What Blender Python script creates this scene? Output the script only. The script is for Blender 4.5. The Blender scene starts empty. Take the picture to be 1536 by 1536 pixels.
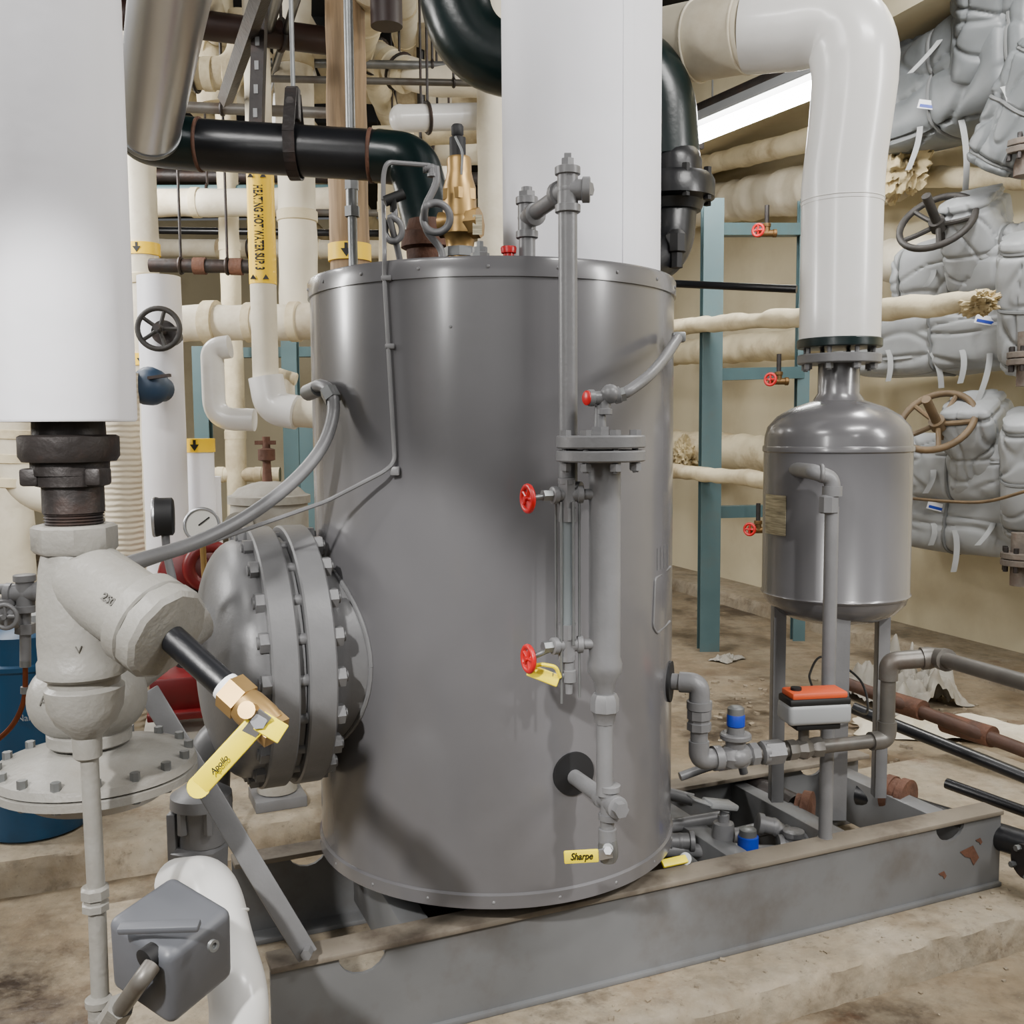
import bpy, bmesh, math, random
from mathutils import Vector as V, Matrix as M, Euler, noise
from mathutils.bvhtree import BVHTree
random.seed(7)
PI=math.pi
COL=bpy.context.scene.collection
F=1500.0
CAM=V((0,0,1.45))
PITCH=math.radians(4.88); ROLL=math.radians(-0.4)
RM=Euler((PI/2-PITCH,0,0)).to_matrix() @ M.Rotation(ROLL,3,'Z')
def ray(px,py): return RM @ V(((px-768)/F,-(py-768)/F,-1))
def P(px,py,Y):
    d=ray(px,py); return CAM+d*(Y/d.y)
def PZ(px,py,z):
    d=ray(px,py); return CAM+d*((z-CAM.z)/d.z)
def PC(px,py,c,R):
    d=ray(px,py); dx,dy=d.x,d.y; ox,oy=CAM.x-c.x,CAM.y-c.y
    a=dx*dx+dy*dy; b=2*(ox*dx+oy*dy); cc=ox*ox+oy*oy-R*R
    D=max(b*b-4*a*cc,0); t=(-b-math.sqrt(D))/(2*a); return CAM+d*t
def S(px,Y): return px*Y/F
# ------------------------------------------------------------------ mesh builder
def basis(d):
    d=V(d).normalized(); a=V((0,0,1)) if abs(d.z)<.95 else V((1,0,0))
    x=a.cross(d).normalized(); y=d.cross(x); return x,y,d
def blob_fn(c,rad,R,e,amp,freq,seed):
    sd=V((seed*3.1,seed*1.7,seed*.9))
    def fn(th,a):
        q=max(math.sin(th),1e-3); d=V((q*math.cos(a),q*math.sin(a),math.cos(th)))
        m=(abs(d.x)**e+abs(d.y)**e+abs(d.z)**e)**(-1/e); o=d*freq+sd
        n1=noise.noise(o); n2=noise.noise(o*1.7+V((3,1,2))); n3=noise.noise(o*3.2+V((5,8,1))); n4=noise.noise(o*1.1+V((9,4,7)))
        w=amp*(n1*.9+1.2*(.22-math.sqrt(n2*n2+.004))+.8*(.2-math.sqrt(n3*n3+.002))+n4*.6)
        qd=d*m*(1+w); return c+R@V((qd.x*rad[0],qd.y*rad[1],qd.z*rad[2]))
    return fn
class MB:
    def __init__(s): s.v=[]; s.f=[]
    def lathe(s,p,d,prof,n=28,cap0=True,cap1=True,ph=0.0):
        p=V(p); x,y,d=basis(d); rings=[]
        for t,r in prof:
            i=len(s.v); rings.append(i)
            for k in range(n):
                a=2*PI*k/n+ph
                s.v.append(p+d*t+x*(max(r,1e-4)*math.cos(a))+y*(max(r,1e-4)*math.sin(a)))
        for a,b in zip(rings,rings[1:]):
            for k in range(n):
                k2=(k+1)%n; s.f.append((a+k,a+k2,b+k2,b+k))
        if cap0: s.f.append(tuple(rings[0]+k for k in range(n))[::-1])
        if cap1: s.f.append(tuple(rings[-1]+k for k in range(n)))
        return s
    def cyl(s,a,b,r,r2=None,n=24,ph=0.0):
        a=V(a); b=V(b); L=(b-a).length
        return s.lathe(a,b-a,[(0,r),(L,r if r2 is None else r2)],n,ph=ph)
    def disc(s,a,b,r,n=40,ch=.003):
        a=V(a); b=V(b); L=(b-a).length; ch=min(ch,L*.4)
        return s.lathe(a,b-a,[(0,r-ch),(ch,r),(L-ch,r),(L,r-ch)],n)
    def hexp(s,a,b,r): return s.cyl(a,b,r,n=6)
    def tube(s,pts,r,n=14,fil=0.0,caps=True,sub=8):
        pts=[V(p) for p in pts]; path=[pts[0]]
        for i in range(1,len(pts)-1):
            a,b,c=pts[i-1],pts[i],pts[i+1]
            l=min(fil,(a-b).length*.49,(c-b).length*.49)
            if l<1e-5: path.append(b); continue
            p0=b+(a-b).normalized()*l; p2=b+(c-b).normalized()*l
            for k in range(sub+1):
                t=k/sub; path.append(p0*(1-t)**2+b*2*t*(1-t)+p2*t*t)
        path.append(pts[-1])
        return s.sweep(path,r,n,caps)
    def sweep(s,path,r,n=14,caps=True):
        m=len(path); rad=r if isinstance(r,(list,tuple)) else [r]*m
        tan=[]
        for i in range(m):
            t=(path[min(i+1,m-1)]-path[max(i-1,0)]); tan.append(t.normalized())
        x,y,_=basis(tan[0]); rings=[]
        for i in range(m):
            d=tan[i]; x=(x-d*x.dot(d)).normalized(); y=d.cross(x)
            rings.append(len(s.v))
            for k in range(n):
                a=2*PI*k/n; s.v.append(path[i]+x*(rad[i]*math.cos(a))+y*(rad[i]*math.sin(a)))
        for a,b in zip(rings,rings[1:]):
            for k in range(n):
                k2=(k+1)%n; s.f.append((a+k,a+k2,b+k2,b+k))
        if caps:
            s.f.append(tuple(rings[0]+k for k in range(n))[::-1]); s.f.append(tuple(rings[-1]+k for k in range(n)))
        return s
    def curve(s,pts,r,n=12,sub=10):
        pts=[V(p) for p in pts]; q=[pts[0]*2-pts[1]]+pts+[pts[-1]*2-pts[-2]]; path=[]
        for i in range(1,len(q)-2):
            p0,p1,p2,p3=q[i-1],q[i],q[i+1],q[i+2]
            for k in range(sub):
                t=k/sub
                path.append(.5*((2*p1)+(p2-p0)*t+(2*p0-5*p1+4*p2-p3)*t*t+(3*p1-p0-3*p2+p3)*t**3))
        path.append(pts[-1]); return s.sweep(path,r,n)
    def ribbon(s,pts,w,th,side):
        pts=[V(p) for p in pts]; side=V(side).normalized(); i0=len(s.v); m=len(pts)
        for i in range(m):
            t=(pts[min(i+1,m-1)]-pts[max(i-1,0)]).normalized(); nrm=side.cross(t).normalized()
            for a,b in ((-1,-1),(1,-1),(1,1),(-1,1)): s.v.append(pts[i]+side*(a*w/2)+nrm*(b*th/2))
        for i in range(m-1):
            for k in range(4):
                k2=(k+1)%4; s.f.append((i0+i*4+k,i0+i*4+k2,i0+i*4+4+k2,i0+i*4+4+k))
        s.f.append((i0,i0+1,i0+2,i0+3)); s.f.append(tuple(i0+(m-1)*4+k for k in range(4))); return s
    def box(s,c,size,R=None,bev=0.0,seg=2):
        bm=bmesh.new(); bmesh.ops.create_cube(bm,size=1.0)
        for v in bm.verts: v.co=V((v.co.x*size[0],v.co.y*size[1],v.co.z*size[2]))
        if bev>0: bmesh.ops.bevel(bm,geom=bm.edges[:],offset=bev,segments=seg,affect='EDGES',profile=.5)
        i=len(s.v); bm.verts.index_update(); R=R or M.Identity(3); c=V(c)
        for v in bm.verts: s.v.append(c+R@v.co)
        for fc in bm.faces: s.f.append(tuple(i+v.index for v in fc.verts))
        bm.free(); return s
    def bar(s,a,b,w,t,up=(0,0,1),bev=0.0):
        a=V(a); b=V(b); d=(b-a); L=d.length; d=d/L; up=V(up); x=d.cross(up).normalized(); z=x.cross(d)
        R=M((d,x,z)).transposed(); return s.box((a+b)/2,(L,w,t),R,bev)
    def torus(s,c,axis,R,r,n=36,m=10):
        x,y,d=basis(axis); c=V(c); i0=len(s.v)
        for i in range(n):
            a=2*PI*i/n; e=x*math.cos(a)+y*math.sin(a)
            for j in range(m):
                b=2*PI*j/m; s.v.append(c+e*(R+r*math.cos(b))+d*(r*math.sin(b)))
        for i in range(n):
            for j in range(m):
                i2=(i+1)%n; j2=(j+1)%m
                s.f.append((i0+i*m+j,i0+i2*m+j,i0+i2*m+j2,i0+i*m+j2))
        return s
    def ball(s,c,r,n=16,sc=(1,1,1)):
        c=V(c)
        i0=len(s.v); h=n//2
        for j in range(h+1):
            th=PI*j/h
            for k in range(n):
                a=2*PI*k/n; q=max(math.sin(th),1e-3)
                s.v.append(c+V((r*sc[0]*q*math.cos(a),r*sc[1]*q*math.sin(a),r*sc[2]*math.cos(th))))
        for j in range(h):
            for k in range(n):
                k2=(k+1)%n; s.f.append((i0+j*n+k,i0+(j+1)*n+k,i0+(j+1)*n+k2,i0+j*n+k2))
        return s
    def poly(s,pts,vec):
        pts=[V(p) for p in pts]; vec=V(vec); i=len(s.v); n=len(pts)
        s.v+=pts; s.v+=[p+vec for p in pts]
        s.f.append(tuple(range(i,i+n))); s.f.append(tuple(range(i+n,i+2*n))[::-1])
        for k in range(n):
            k2=(k+1)%n; s.f.append((i+k,i+k2,i+n+k2,i+n+k))
        return s
    def fit(s,p,dirs,r,L,n=16):
        p=V(p); s.ball(p,r*1.2,n)
        for d in dirs:
            s.lathe(p,d,[(0,r*1.15),(L*.62,r*1.15),(L*.66,r*1.42),(L*.97,r*1.42),(L,r*1.3)],n)
        return s
    def wheel(s,c,axis,R,r,spokes=5,dish=0.0):
        x,y,d=basis(axis); c=V(c); s.torus(c,axis,R,r)
        h=c-d*dish; s.cyl(h-d*r*1.5,h+d*r*1.6,R*.22,n=16)
        for k in range(spokes):
            a=2*PI*k/spokes; s.tube([h+(x*math.cos(a)+y*math.sin(a))*R*.15,h+(x*math.cos(a)+y*math.sin(a))*R*.6+d*dish*.3,c+(x*math.cos(a)+y*math.sin(a))*R],r*.75,8,fil=R*.1)
        return s
    def blob(s,c,rad,R=None,e=2.6,amp=.08,freq=2.0,seed=0,nu=72,nv=42):
        fn=blob_fn(V(c),rad,R or M.Identity(3),e,amp,freq,seed); i0=len(s.v)
        for j in range(nv+1):
            for k in range(nu): s.v.append(fn(PI*j/nv,2*PI*k/nu))
        for j in range(nv):
            for k in range(nu):
                k2=(k+1)%nu; s.f.append((i0+j*nu+k,i0+(j+1)*nu+k,i0+(j+1)*nu+k2,i0+j*nu+k2))
        return s
    def mesh(s,name,off,ang=38):
        me=bpy.data.meshes.new(name); me.from_pydata([v-off for v in s.v],[],s.f)
        bm=bmesh.new(); bm.from_mesh(me); bmesh.ops.recalc_face_normals(bm,faces=bm.faces[:]); bm.to_mesh(me); bm.free()
        for p in me.polygons: p.use_smooth=True
        me.set_sharp_from_angle(angle=math.radians(getattr(s,'ang',ang))); return me
    def hit(s,px,py):
        t=BVHTree.FromPolygons(s.v,s.f); d=ray(px,py).normalized(); l,n,i,_=t.ray_cast(CAM,d)
        if l is None: return None,None
        if n.dot(d)>0: n=-n
        return l,n
def vl(mb,px,Y,prof,n=28,ph=0.0,ref=None):
    x=P(px,ref if ref else prof[len(prof)//2][0],Y).x
    zs=[P(px,py,Y).z for py,_ in prof]
    return mb.lathe(V((x,Y,zs[0])),(0,0,-1),[(zs[0]-z,S(h,Y)) for z,(_,h) in zip(zs,prof)],n,ph=ph)
class T:
    def __init__(s,name,label,cat,loc,group=None):
        s.o=bpy.data.objects.new(name,None); COL.objects.link(s.o); s.o.empty_display_size=.05
        s.loc=V(loc); s.o.location=s.loc; s.o['label']=label; s.o['category']=cat
        if group: s.o['group']=group
    def part(s,name,mb,m,parent=None,label=None):
        ob=bpy.data.objects.new(name,mb.mesh(name,s.loc)); COL.objects.link(ob); ob.data.materials.append(m)
        ob.parent=parent or s.o
        if label: ob['label']=label
        return ob
def solo(name,label,cat,mb,m,loc,group=None):
    loc=V(loc); ob=bpy.data.objects.new(name,mb.mesh(name,loc)); COL.objects.link(ob); ob.location=loc
    ob.data.materials.append(m); ob['label']=label; ob['category']=cat
    if group: ob['group']=group
    return ob
def struct(name,mb,m):
    ob=bpy.data.objects.new(name,mb.mesh(name,V((0,0,0)))); COL.objects.link(ob); ob.data.materials.append(m); ob['kind']='structure'; return ob
def lettering(th,txt,size,c,right,up,m,parent=None,name='lettering',cyl=None,ext=.0004,shear=0,sx=1.0,bold=0):
    cu=bpy.data.curves.new('t','FONT'); cu.body=txt; cu.size=size; cu.align_x='CENTER'; cu.align_y='CENTER'; cu.extrude=ext; cu.shear=shear; cu.offset=bold
    ob=bpy.data.objects.new('t',cu); COL.objects.link(ob); dg=bpy.context.evaluated_depsgraph_get(); dg.update()
    me=bpy.data.meshes.new_from_object(ob.evaluated_get(dg)); bpy.data.objects.remove(ob)
    right=V(right).normalized(); up=V(up); up=(up-right*up.dot(right)).normalized(); n=right.cross(up); c=V(c)
    for v in me.vertices:
        x,y,z=v.co; x*=sx
        if cyl: v.co=c+right*x+(n*math.cos(y/cyl)+up*math.sin(y/cyl))*(cyl+z)-th.loc
        else: v.co=c+right*x+up*y+n*z-th.loc
    o2=bpy.data.objects.new(name,me); COL.objects.link(o2); o2.data.materials.clear(); o2.data.materials.append(m); o2.parent=parent or th.o
    return o2
# ------------------------------------------------------------------ materials
def lin(c): return tuple(((x/255)/12.92 if x/255<=.04045 else ((x/255+.055)/1.055)**2.4) for x in c)
def mat(name,c,rough=.5,metal=0,var=.12,scale=6,bump=0.0,bscale=40,dirt=None,dscale=3,damt=.5,coat=0.0,wave=None,stretch=None):
    m=bpy.data.materials.new(name); m.use_nodes=True; nt=m.node_tree; N=nt.nodes; L=nt.links
    b=N['Principled BSDF']; b.inputs['Roughness'].default_value=rough; b.inputs['Metallic'].default_value=metal
    if coat: b.inputs['Coat Weight'].default_value=coat; b.inputs['Coat Roughness'].default_value=.15
    tc=N.new('ShaderNodeTexCoord'); vec=tc.outputs['Object']
    if stretch:
        mp=N.new('ShaderNodeMapping'); mp.inputs['Scale'].default_value=stretch; L.new(vec,mp.inputs['Vector']); vec=mp.outputs['Vector']
    nz=N.new('ShaderNodeTexNoise'); nz.inputs['Scale'].default_value=scale; nz.inputs['Detail'].default_value=6; L.new(vec,nz.inputs['Vector'])
    cr=N.new('ShaderNodeValToRGB'); l=lin(c)
    cr.color_ramp.elements[0].position=.3; cr.color_ramp.elements[1].position=.7
    cr.color_ramp.elements[0].color=tuple(x*(1-var) for x in l)+(1,); cr.color_ramp.elements[1].color=tuple(min(1,x*(1+var)) for x in l)+(1,)
    L.new(nz.outputs['Fac'],cr.inputs['Fac']); out=cr.outputs['Color']
    if dirt:
        n2=N.new('ShaderNodeTexNoise'); n2.inputs['Scale'].default_value=dscale; n2.inputs['Detail'].default_value=9; n2.inputs['Roughness'].default_value=.65; L.new(vec,n2.inputs['Vector'])
        r2=N.new('ShaderNodeValToRGB'); r2.color_ramp.elements[0].position=.5; r2.color_ramp.elements[1].position=.72
        r2.color_ramp.elements[0].color=(0,0,0,1); r2.color_ramp.elements[1].color=(damt,damt,damt,1)
        L.new(n2.outputs['Fac'],r2.inputs['Fac'])
        mx=N.new('ShaderNodeMix'); mx.data_type='RGBA'; L.new(r2.outputs['Color'],mx.inputs[0]); L.new(out,mx.inputs[6]); mx.inputs[7].default_value=lin(dirt)+(1,)
        out=mx.outputs[2]
    L.new(out,b.inputs['Base Color'])
    if bump:
        bp=N.new('ShaderNodeBump'); bp.inputs['Strength'].default_value=bump; bp.inputs['Distance'].default_value=.01
        if wave:
            w=N.new('ShaderNodeTexWave'); w.bands_direction='Z'; w.inputs['Scale'].default_value=wave; w.inputs['Distortion'].default_value=2; L.new(tc.outputs['Object'],w.inputs['Vector']); L.new(w.outputs['Fac'],bp.inputs['Height'])
        else:
            n3=N.new('ShaderNodeTexNoise'); n3.inputs['Scale'].default_value=bscale; n3.inputs['Detail'].default_value=4; L.new(vec,n3.inputs['Vector']); L.new(n3.outputs['Fac'],bp.inputs['Height'])
        L.new(bp.outputs['Normal'],b.inputs['Normal'])
    return m
def emis(name,c,s):
    m=bpy.data.materials.new(name); m.use_nodes=True; b=m.node_tree.nodes['Principled BSDF']
    b.inputs['Base Color'].default_value=(1,1,1,1); b.inputs['Emission Color'].default_value=c+(1,); b.inputs['Emission Strength'].default_value=s; return m
GREY=mat('tank grey paint',(93,92,94),.27,var=.08,scale=3,coat=.5,bump=.025,bscale=6,dirt=(80,78,78),dscale=1.6,damt=.45)
GREY2=mat('fitting grey paint',(106,106,107),.4,var=.1,scale=14,bump=.06,bscale=120)
SKID=mat('skid grey paint',(102,103,104),.5,var=.1,scale=5,dirt=(74,62,48),dscale=4,damt=.55)
SKIDTOP=mat('dusty flange paint',(112,104,92),.7,var=.15,scale=9,dirt=(52,40,30),dscale=6,damt=.85)
CAST=mat('light cast iron paint',(128,126,120),.42,var=.08,scale=8,bump=.16,bscale=90,dirt=(94,84,70),dscale=5,damt=.45)
CASTD=mat('cast lettering paint',(84,82,77),.5,var=.07)
WHITE=mat('white pipe jacket',(233,233,238),.55,var=.045,scale=3,bump=.45,bscale=5)
PVC=mat('glossy white jacket',(218,217,214),.3,var=.05,scale=3,coat=.25,bump=.12,bscale=5,dirt=(186,182,174),dscale=2,damt=.5)
CREAM=mat('cream canvas lagging',(206,194,162),.75,var=.1,scale=5,bump=.35,bscale=30,dirt=(126,100,64),dscale=2.8,damt=.75)
CREAM2=mat('pale canvas lagging',(213,205,184),.7,var=.08,scale=4,bump=.25,bscale=25,dirt=(144,124,90),dscale=2,damt=.65)
RAG=mat('torn yellowed lagging',(196,180,140),.9,var=.25,scale=9,bump=.5,bscale=18,dirt=(110,84,54),dscale=6,damt=.75)
ROPE=mat('ribbed rope lagging',(214,202,178),.85,var=.08,bump=.5,wave=14)
WOOD=mat('brown weathered wrap',(140,116,86),.75,var=.45,scale=5,bump=.4,bscale=12,stretch=(6,6,.5))
BLACK=mat('black steel pipe',(20,21,24),.32,var=.3,scale=8,bump=.05,bscale=60)
IRON=mat('dark iron fitting',(46,42,41),.5,metal=.4,var=.3,scale=14,bump=.2,bscale=60,dirt=(70,46,34),dscale=9,damt=.6)
GREEN=mat('dark green pipe paint',(8,26,26),.3,var=.3,scale=6,bump=.05,bscale=50)
STEEL=mat('bright steel',(190,191,194),.28,metal=.88,var=.06,scale=3)
GALV=mat('galvanised steel',(128,130,130),.42,metal=.7,var=.15,scale=20)
PIPE=mat('dull grey steel pipe',(98,95,90),.42,metal=.4,var=.2,scale=10,dirt=(76,54,38),dscale=8,damt=.6)
BRASS=mat('brass',(170,138,86),.38,metal=.72,var=.15,scale=15)
DBRASS=mat('dull brass',(104,78,44),.5,metal=.6,var=.3,scale=30)
COPPER=mat('copper',(120,66,42),.4,metal=.8,var=.2,scale=12)
RUSTY=mat('dull rusty brown pipe',(68,44,32),.6,var=.35,scale=12,bump=.2,bscale=50)
RUST=mat('rusty iron',(92,60,44),.75,var=.35,scale=14,bump=.4,bscale=60,dirt=(50,42,38),dscale=9,damt=.7)
STUB=mat('grey rusted stub',(96,88,80),.7,var=.3,scale=14,bump=.3,bscale=60,dirt=(84,48,32),dscale=10,damt=.7)
BROWN=mat('brown painted pipe',(44,27,23),.5,var=.3,scale=6)
RED=mat('red enamel',(186,16,22),.35,var=.1)
DRED=mat('dark red pump paint',(104,14,18),.4,var=.25,scale=8,dirt=(40,20,18),dscale=7,damt=.5)
YEL=mat('yellow handle vinyl',(244,222,0),.4,var=.04)
YLAB=mat('yellow pipe label',(252,206,0),.5,var=.03)
INK=mat('black ink',(10,10,10),.6,var=.1)
RUB=mat('black rubber',(15,15,17),.6,var=.2)
TEAL=mat('teal painted steel',(74,100,104),.5,var=.12,scale=4,dirt=(84,78,64),dscale=4,damt=.4)
BLUE=mat('blue drum paint',(12,62,94),.4,var=.15,scale=4,dirt=(10,34,50),dscale=5,damt=.5)
BLUE2=mat('blue cap',(18,52,160),.4,var=.1)
NAVY=mat('dark blue valve paint',(26,48,70),.5,var=.15)
ORANGE=mat('orange actuator top',(190,74,34),.5,var=.08)
LGREY=mat('light grey plastic',(140,142,143),.45,var=.05)
BLANK=mat('grey coated blanket',(148,151,153),.5,var=.08,scale=5,bump=.3,bscale=6,dirt=(108,108,104),dscale=4,damt=.4)
BLANK2=mat('darker grey coated blanket',(102,106,108),.5,var=.12,scale=5,bump=.35,bscale=5,dirt=(62,66,66),dscale=4,damt=.45)
BOXM=mat('grey rubberised cover',(84,86,91),.45,var=.05,scale=4,bump=.2,bscale=9)
TANW=mat('brown iron handwheel',(100,82,58),.6,var=.25,scale=12)
DKW=mat('dark iron handwheel',(44,41,38),.6,var=.3,scale=12,bump=.2,bscale=60)
PLATE=mat('etched nameplate',(166,158,132),.4,metal=.5,var=.5,scale=60,stretch=(.3,.3,4))
GAUGE=mat('white gauge dial',(230,228,220),.4,var=.02)
STRAP=mat('grey woven strap',(150,152,152),.7,var=.1)
CORD=mat('blanket seam cord',(104,106,106),.7,var=.1)
TAGW=mat('white paper tag',(232,234,236),.6,var=.03)
GLASS=mat('gauge glass',(160,168,170),.08,var=.05); GLASS.node_tree.nodes['Principled BSDF'].inputs['Transmission Weight'].default_value=.6
FILM=mat('grey white dusty wrap',(160,156,146),.7,var=.15,scale=8,bump=.4,bscale=16,dirt=(104,92,74),dscale=5,damt=.6)
WALL=mat('beige block wall',(210,200,170),.8,var=.05,scale=1.5,bump=.08,bscale=30,dirt=(164,148,114),dscale=.8,damt=.5)
CEIL=mat('dark ceiling',(28,28,28),.9,var=.3,scale=2)
LAMP=emis('fluorescent tube glow',(1,.98,.95),60)
def floor_mat(name,a,b,c,s,wet):
    m=mat(name,a,.8,var=.2,scale=14*s,bump=.55,bscale=30,dirt=b,dscale=1.5*s,damt=.85)
    nt=m.node_tree; N=nt.nodes; L=nt.links; bs=N['Principled BSDF']
    tc=[n for n in N if n.type=='TEX_COORD'][0]
    def layer(loc,sc,p0,p1,amt,col):
        src=bs.inputs['Base Color'].links[0].from_socket
        n2=N.new('ShaderNodeTexNoise'); n2.inputs['Scale'].default_value=sc; n2.inputs['Detail'].default_value=12; n2.inputs['Roughness'].default_value=.72
        mp=N.new('ShaderNodeMapping'); mp.inputs['Location'].default_value=loc; L.new(tc.outputs['Object'],mp.inputs['Vector']); L.new(mp.outputs['Vector'],n2.inputs['Vector'])
        r=N.new('ShaderNodeValToRGB'); r.color_ramp.elements[0].position=p0; r.color_ramp.elements[1].position=p1; r.color_ramp.elements[0].color=(0,0,0,1); r.color_ramp.elements[1].color=(amt,amt,amt,1)
        L.new(n2.outputs['Fac'],r.inputs['Fac']); mx=N.new('ShaderNodeMix'); mx.data_type='RGBA'; L.new(r.outputs['Color'],mx.inputs[0]); L.new(src,mx.inputs[6]); mx.inputs[7].default_value=lin(col)+(1,)
        L.new(mx.outputs[2],bs.inputs['Base Color']); return r
    layer((7,3,1),3.3*s,.44,.70,.7,c)
    layer((2,9,4),7*s,.56,.74,.6,(66,46,30))
    r=layer((5,1,8),1.1*s,wet,wet+.12,.92,(42,30,21))
    mr=N.new('ShaderNodeMapRange'); mr.inputs['To Min'].default_value=.82; mr.inputs['To Max'].default_value=.28; L.new(r.outputs['Color'],mr.inputs['Value']); L.new(mr.outputs['Result'],bs.inputs['Roughness'])
    layer((3,8,2),2.1*s,.58,.70,.55,(92,54,28))
    layer((1,6,3),32*s,.58,.7,.6,(44,35,28))
    layer((8,2,6),60*s,.62,.7,.5,(176,166,146))
    return m
FLOOR=floor_mat('stained concrete floor',(122,108,86),(84,63,42),(150,140,120),1.0,.5)
PAD=floor_mat('worn concrete pad',(140,128,108),(108,90,66),(162,154,138),1.6,.58)

# ------------------------------------------------------------------ setting
ZP=.09; ZS=.32
O=PZ(405,1450,ZS); E_=PZ(1502,1214,ZS); SL=(E_-O).length; U=(E_-O).normalized(); O.z=0; W=V((-U.y,U.x,0))
def K(u,v,z): return O+U*u+W*v+V((0,0,z))
w0=V((1.6,9.5,0)); wd=V((.353,-.936,0)).normalized(); wn=V((-.936,-.353,0)).normalized()
def PWL(px,py,off):
    d=ray(px,py); p0=w0+wn*off; t=(p0-CAM).dot(wn)/d.dot(wn); return CAM+d*t
def atw(t,off,z): return w0+wd*t+wn*off+V((0,0,z))
struct('floor',MB().box((-1,5,-.05),(16,22,.1)),FLOOR)
struct('wall_right',MB().poly([atw(-4.5,0,0),atw(9,0,0),atw(9,0,4.2),atw(-4.5,0,4.2)],-wn*.15),WALL)
struct('wall_back',MB().box((-2,13.6,2.1),(14,.15,4.2)),WALL)
struct('wall_left',MB().box((-7,7.5,2.1),(.15,12,4.2)),WALL)
struct('ceiling',MB().box((-1.5,6.4,4.25),(15,14,.1)),CEIL)
def slab(nm,fn,u0,u1,v0,v1,h,sd):
    m=MB(); N=220; rows=[]
    for k in range(N+1):
        u=u0+(u1-u0)*k/N; row=[]
        ch=max(0,noise.noise(V((u*3.5,sd,1)))-.12)*.09+max(0,noise.noise(V((u*11,sd,4)))-.15)*.05
        for i,(dv,z) in enumerate(((-.016,-.01),(-.008,h*.35),(-.002,h*.7),(.003+ch*.6,h*.9),(.010+ch,h*.985),(.04+ch,h),(.25,h))):
            n=noise.noise(V((u*9,i*.7,sd)))*.009+noise.noise(V((u*25,i*.9,sd+2)))*.005
            row.append(len(m.v)); m.v.append(fn(u,v0+dv+(n if i<5 else 0),z))
        row.append(len(m.v)); m.v.append(fn(u,v1,h)); row.append(len(m.v)); m.v.append(fn(u,v1,-.01)); rows.append(row)
    for a,b in zip(rows,rows[1:]):
        for i in range(len(a)-1): m.f.append((a[i],b[i],b[i+1],a[i+1]))
    m.f.append(tuple(rows[0])); m.f.append(tuple(rows[-1])[::-1]); m.ang=40
    struct(nm,m,PAD)
vf=(PZ(1500,1385,ZP)-O).dot(W)
slab('trim_1',K,-.35,3.1,vf,.95,ZP,1.0); slab('trim_2',K,-3.0,.9,1.33,4.0,.11,4.0)
slab('trim_8',lambda u,v,z: atw(u,.42-v,z),-3.0,6.0,0,.42,.10,9.0)
bm_=MB(); bm_.bar(atw(-3,.55,3.85),atw(6.5,.55,3.85),.9,.5); struct('trim_3',bm_,WALL)
m=MB(); rr=random.Random(3)
for k in range(380):
    if k<150: p=K(rr.uniform(-.1,2.9),rr.choice([rr.uniform(vf-.3,vf-.03),rr.uniform(vf+.03,-.02)]),0); z=ZP if (p-O).dot(W)>vf else 0
    else: p=V((rr.uniform(.9,2.4),rr.uniform(3.3,5.6),0)); z=0
    s=rr.uniform(.002,.007)*(2.4 if k>=150 else 1); m.box(p+V((0,0,z+s*.3)),(s*2,s*1.4,s),M.Rotation(rr.uniform(0,3),3,'Z')@M.Rotation(rr.uniform(-.4,.4),3,'X'))
ob=solo('concrete_chips','loose concrete chips and grit scattered over the pad and floor','debris',m,PAD,(0,0,0)); ob['kind']='stuff'

# ------------------------------------------------------------------ skid
sk=T('skid_frame','long grey steel channel skid carrying the big tank and the small vessel','equipment skid',K(1,.3,ZP))
RU=M((U,W,V((0,0,1)))).transposed(); SH=ZS-ZP; SW=.60
def channel(v,flip,L0,L1):
    h=SH; z0=ZP; pts=[(L0,0),(L1,0),(L1,h-.012)]
    for k in range(9): a=PI*k/8; pts.append((L1-.2+.055*math.cos(a),h-.012-.05*math.sin(a)))
    for k in range(9): a=PI*k/8; pts.append((L0+.2+.055*math.cos(a),h-.012-.05*math.sin(a)))
    pts.append((L0,h-.012))
    sk.part('channel_web',MB().poly([K(t,v,z0+z) for t,z in pts],W*.01*flip),SKID)
    sk.part('top_flange',MB().box(K((L0+L1)/2,v+.027*flip,ZS-.006),(L1-L0,.076,.014),RU,.003),SKIDTOP)
    sk.part('bottom_flange',MB().box(K((L0+L1)/2,v+.027*flip,ZP+.007),(L1-L0,.076,.014),RU,.003),SKID)
channel(0,1,0,SL); channel(SW,-1,0,SL)
for u in (.36,.62,.9,1.28,1.62,2.0):
    sk.part('cross_member',MB().bar(K(u,.012,.21),K(u,SW-.012,.21),.07,.15,bev=.004),SKID)
br=MB(); b0=PZ(462,1434,ZS+.015); b1=P(222,1036,2.12); br.bar(b0,b1,.045,.012,up=(.45,-.9,.1),bev=.003)
brp=sk.part('brace',br,GREY2); sk.part('bolt',MB().hexp(b0+V((.0,-.02,.012)),b0+V((0,.012,.012)),.012),GREY2,brp)
for cu,cz,sc in ((SL-.16,-.10,1.0),(SL-.10,-.075,.35),(SL-.24,-.15,.4)):
    cpz=K(cu,-.001,ZS+cz); sk.part('paint_chip',MB().poly([cpz,cpz+(U*.05+V((0,0,.01)))*sc,cpz+(U*.075-V((0,0,.03)))*sc,cpz+(U*.055-V((0,0,.05)))*sc,cpz+(U*.04-V((0,0,.025)))*sc,cpz+(U*.02-V((0,0,.018)))*sc],-W*.001),RUST,label='rusty paint chip')

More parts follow.
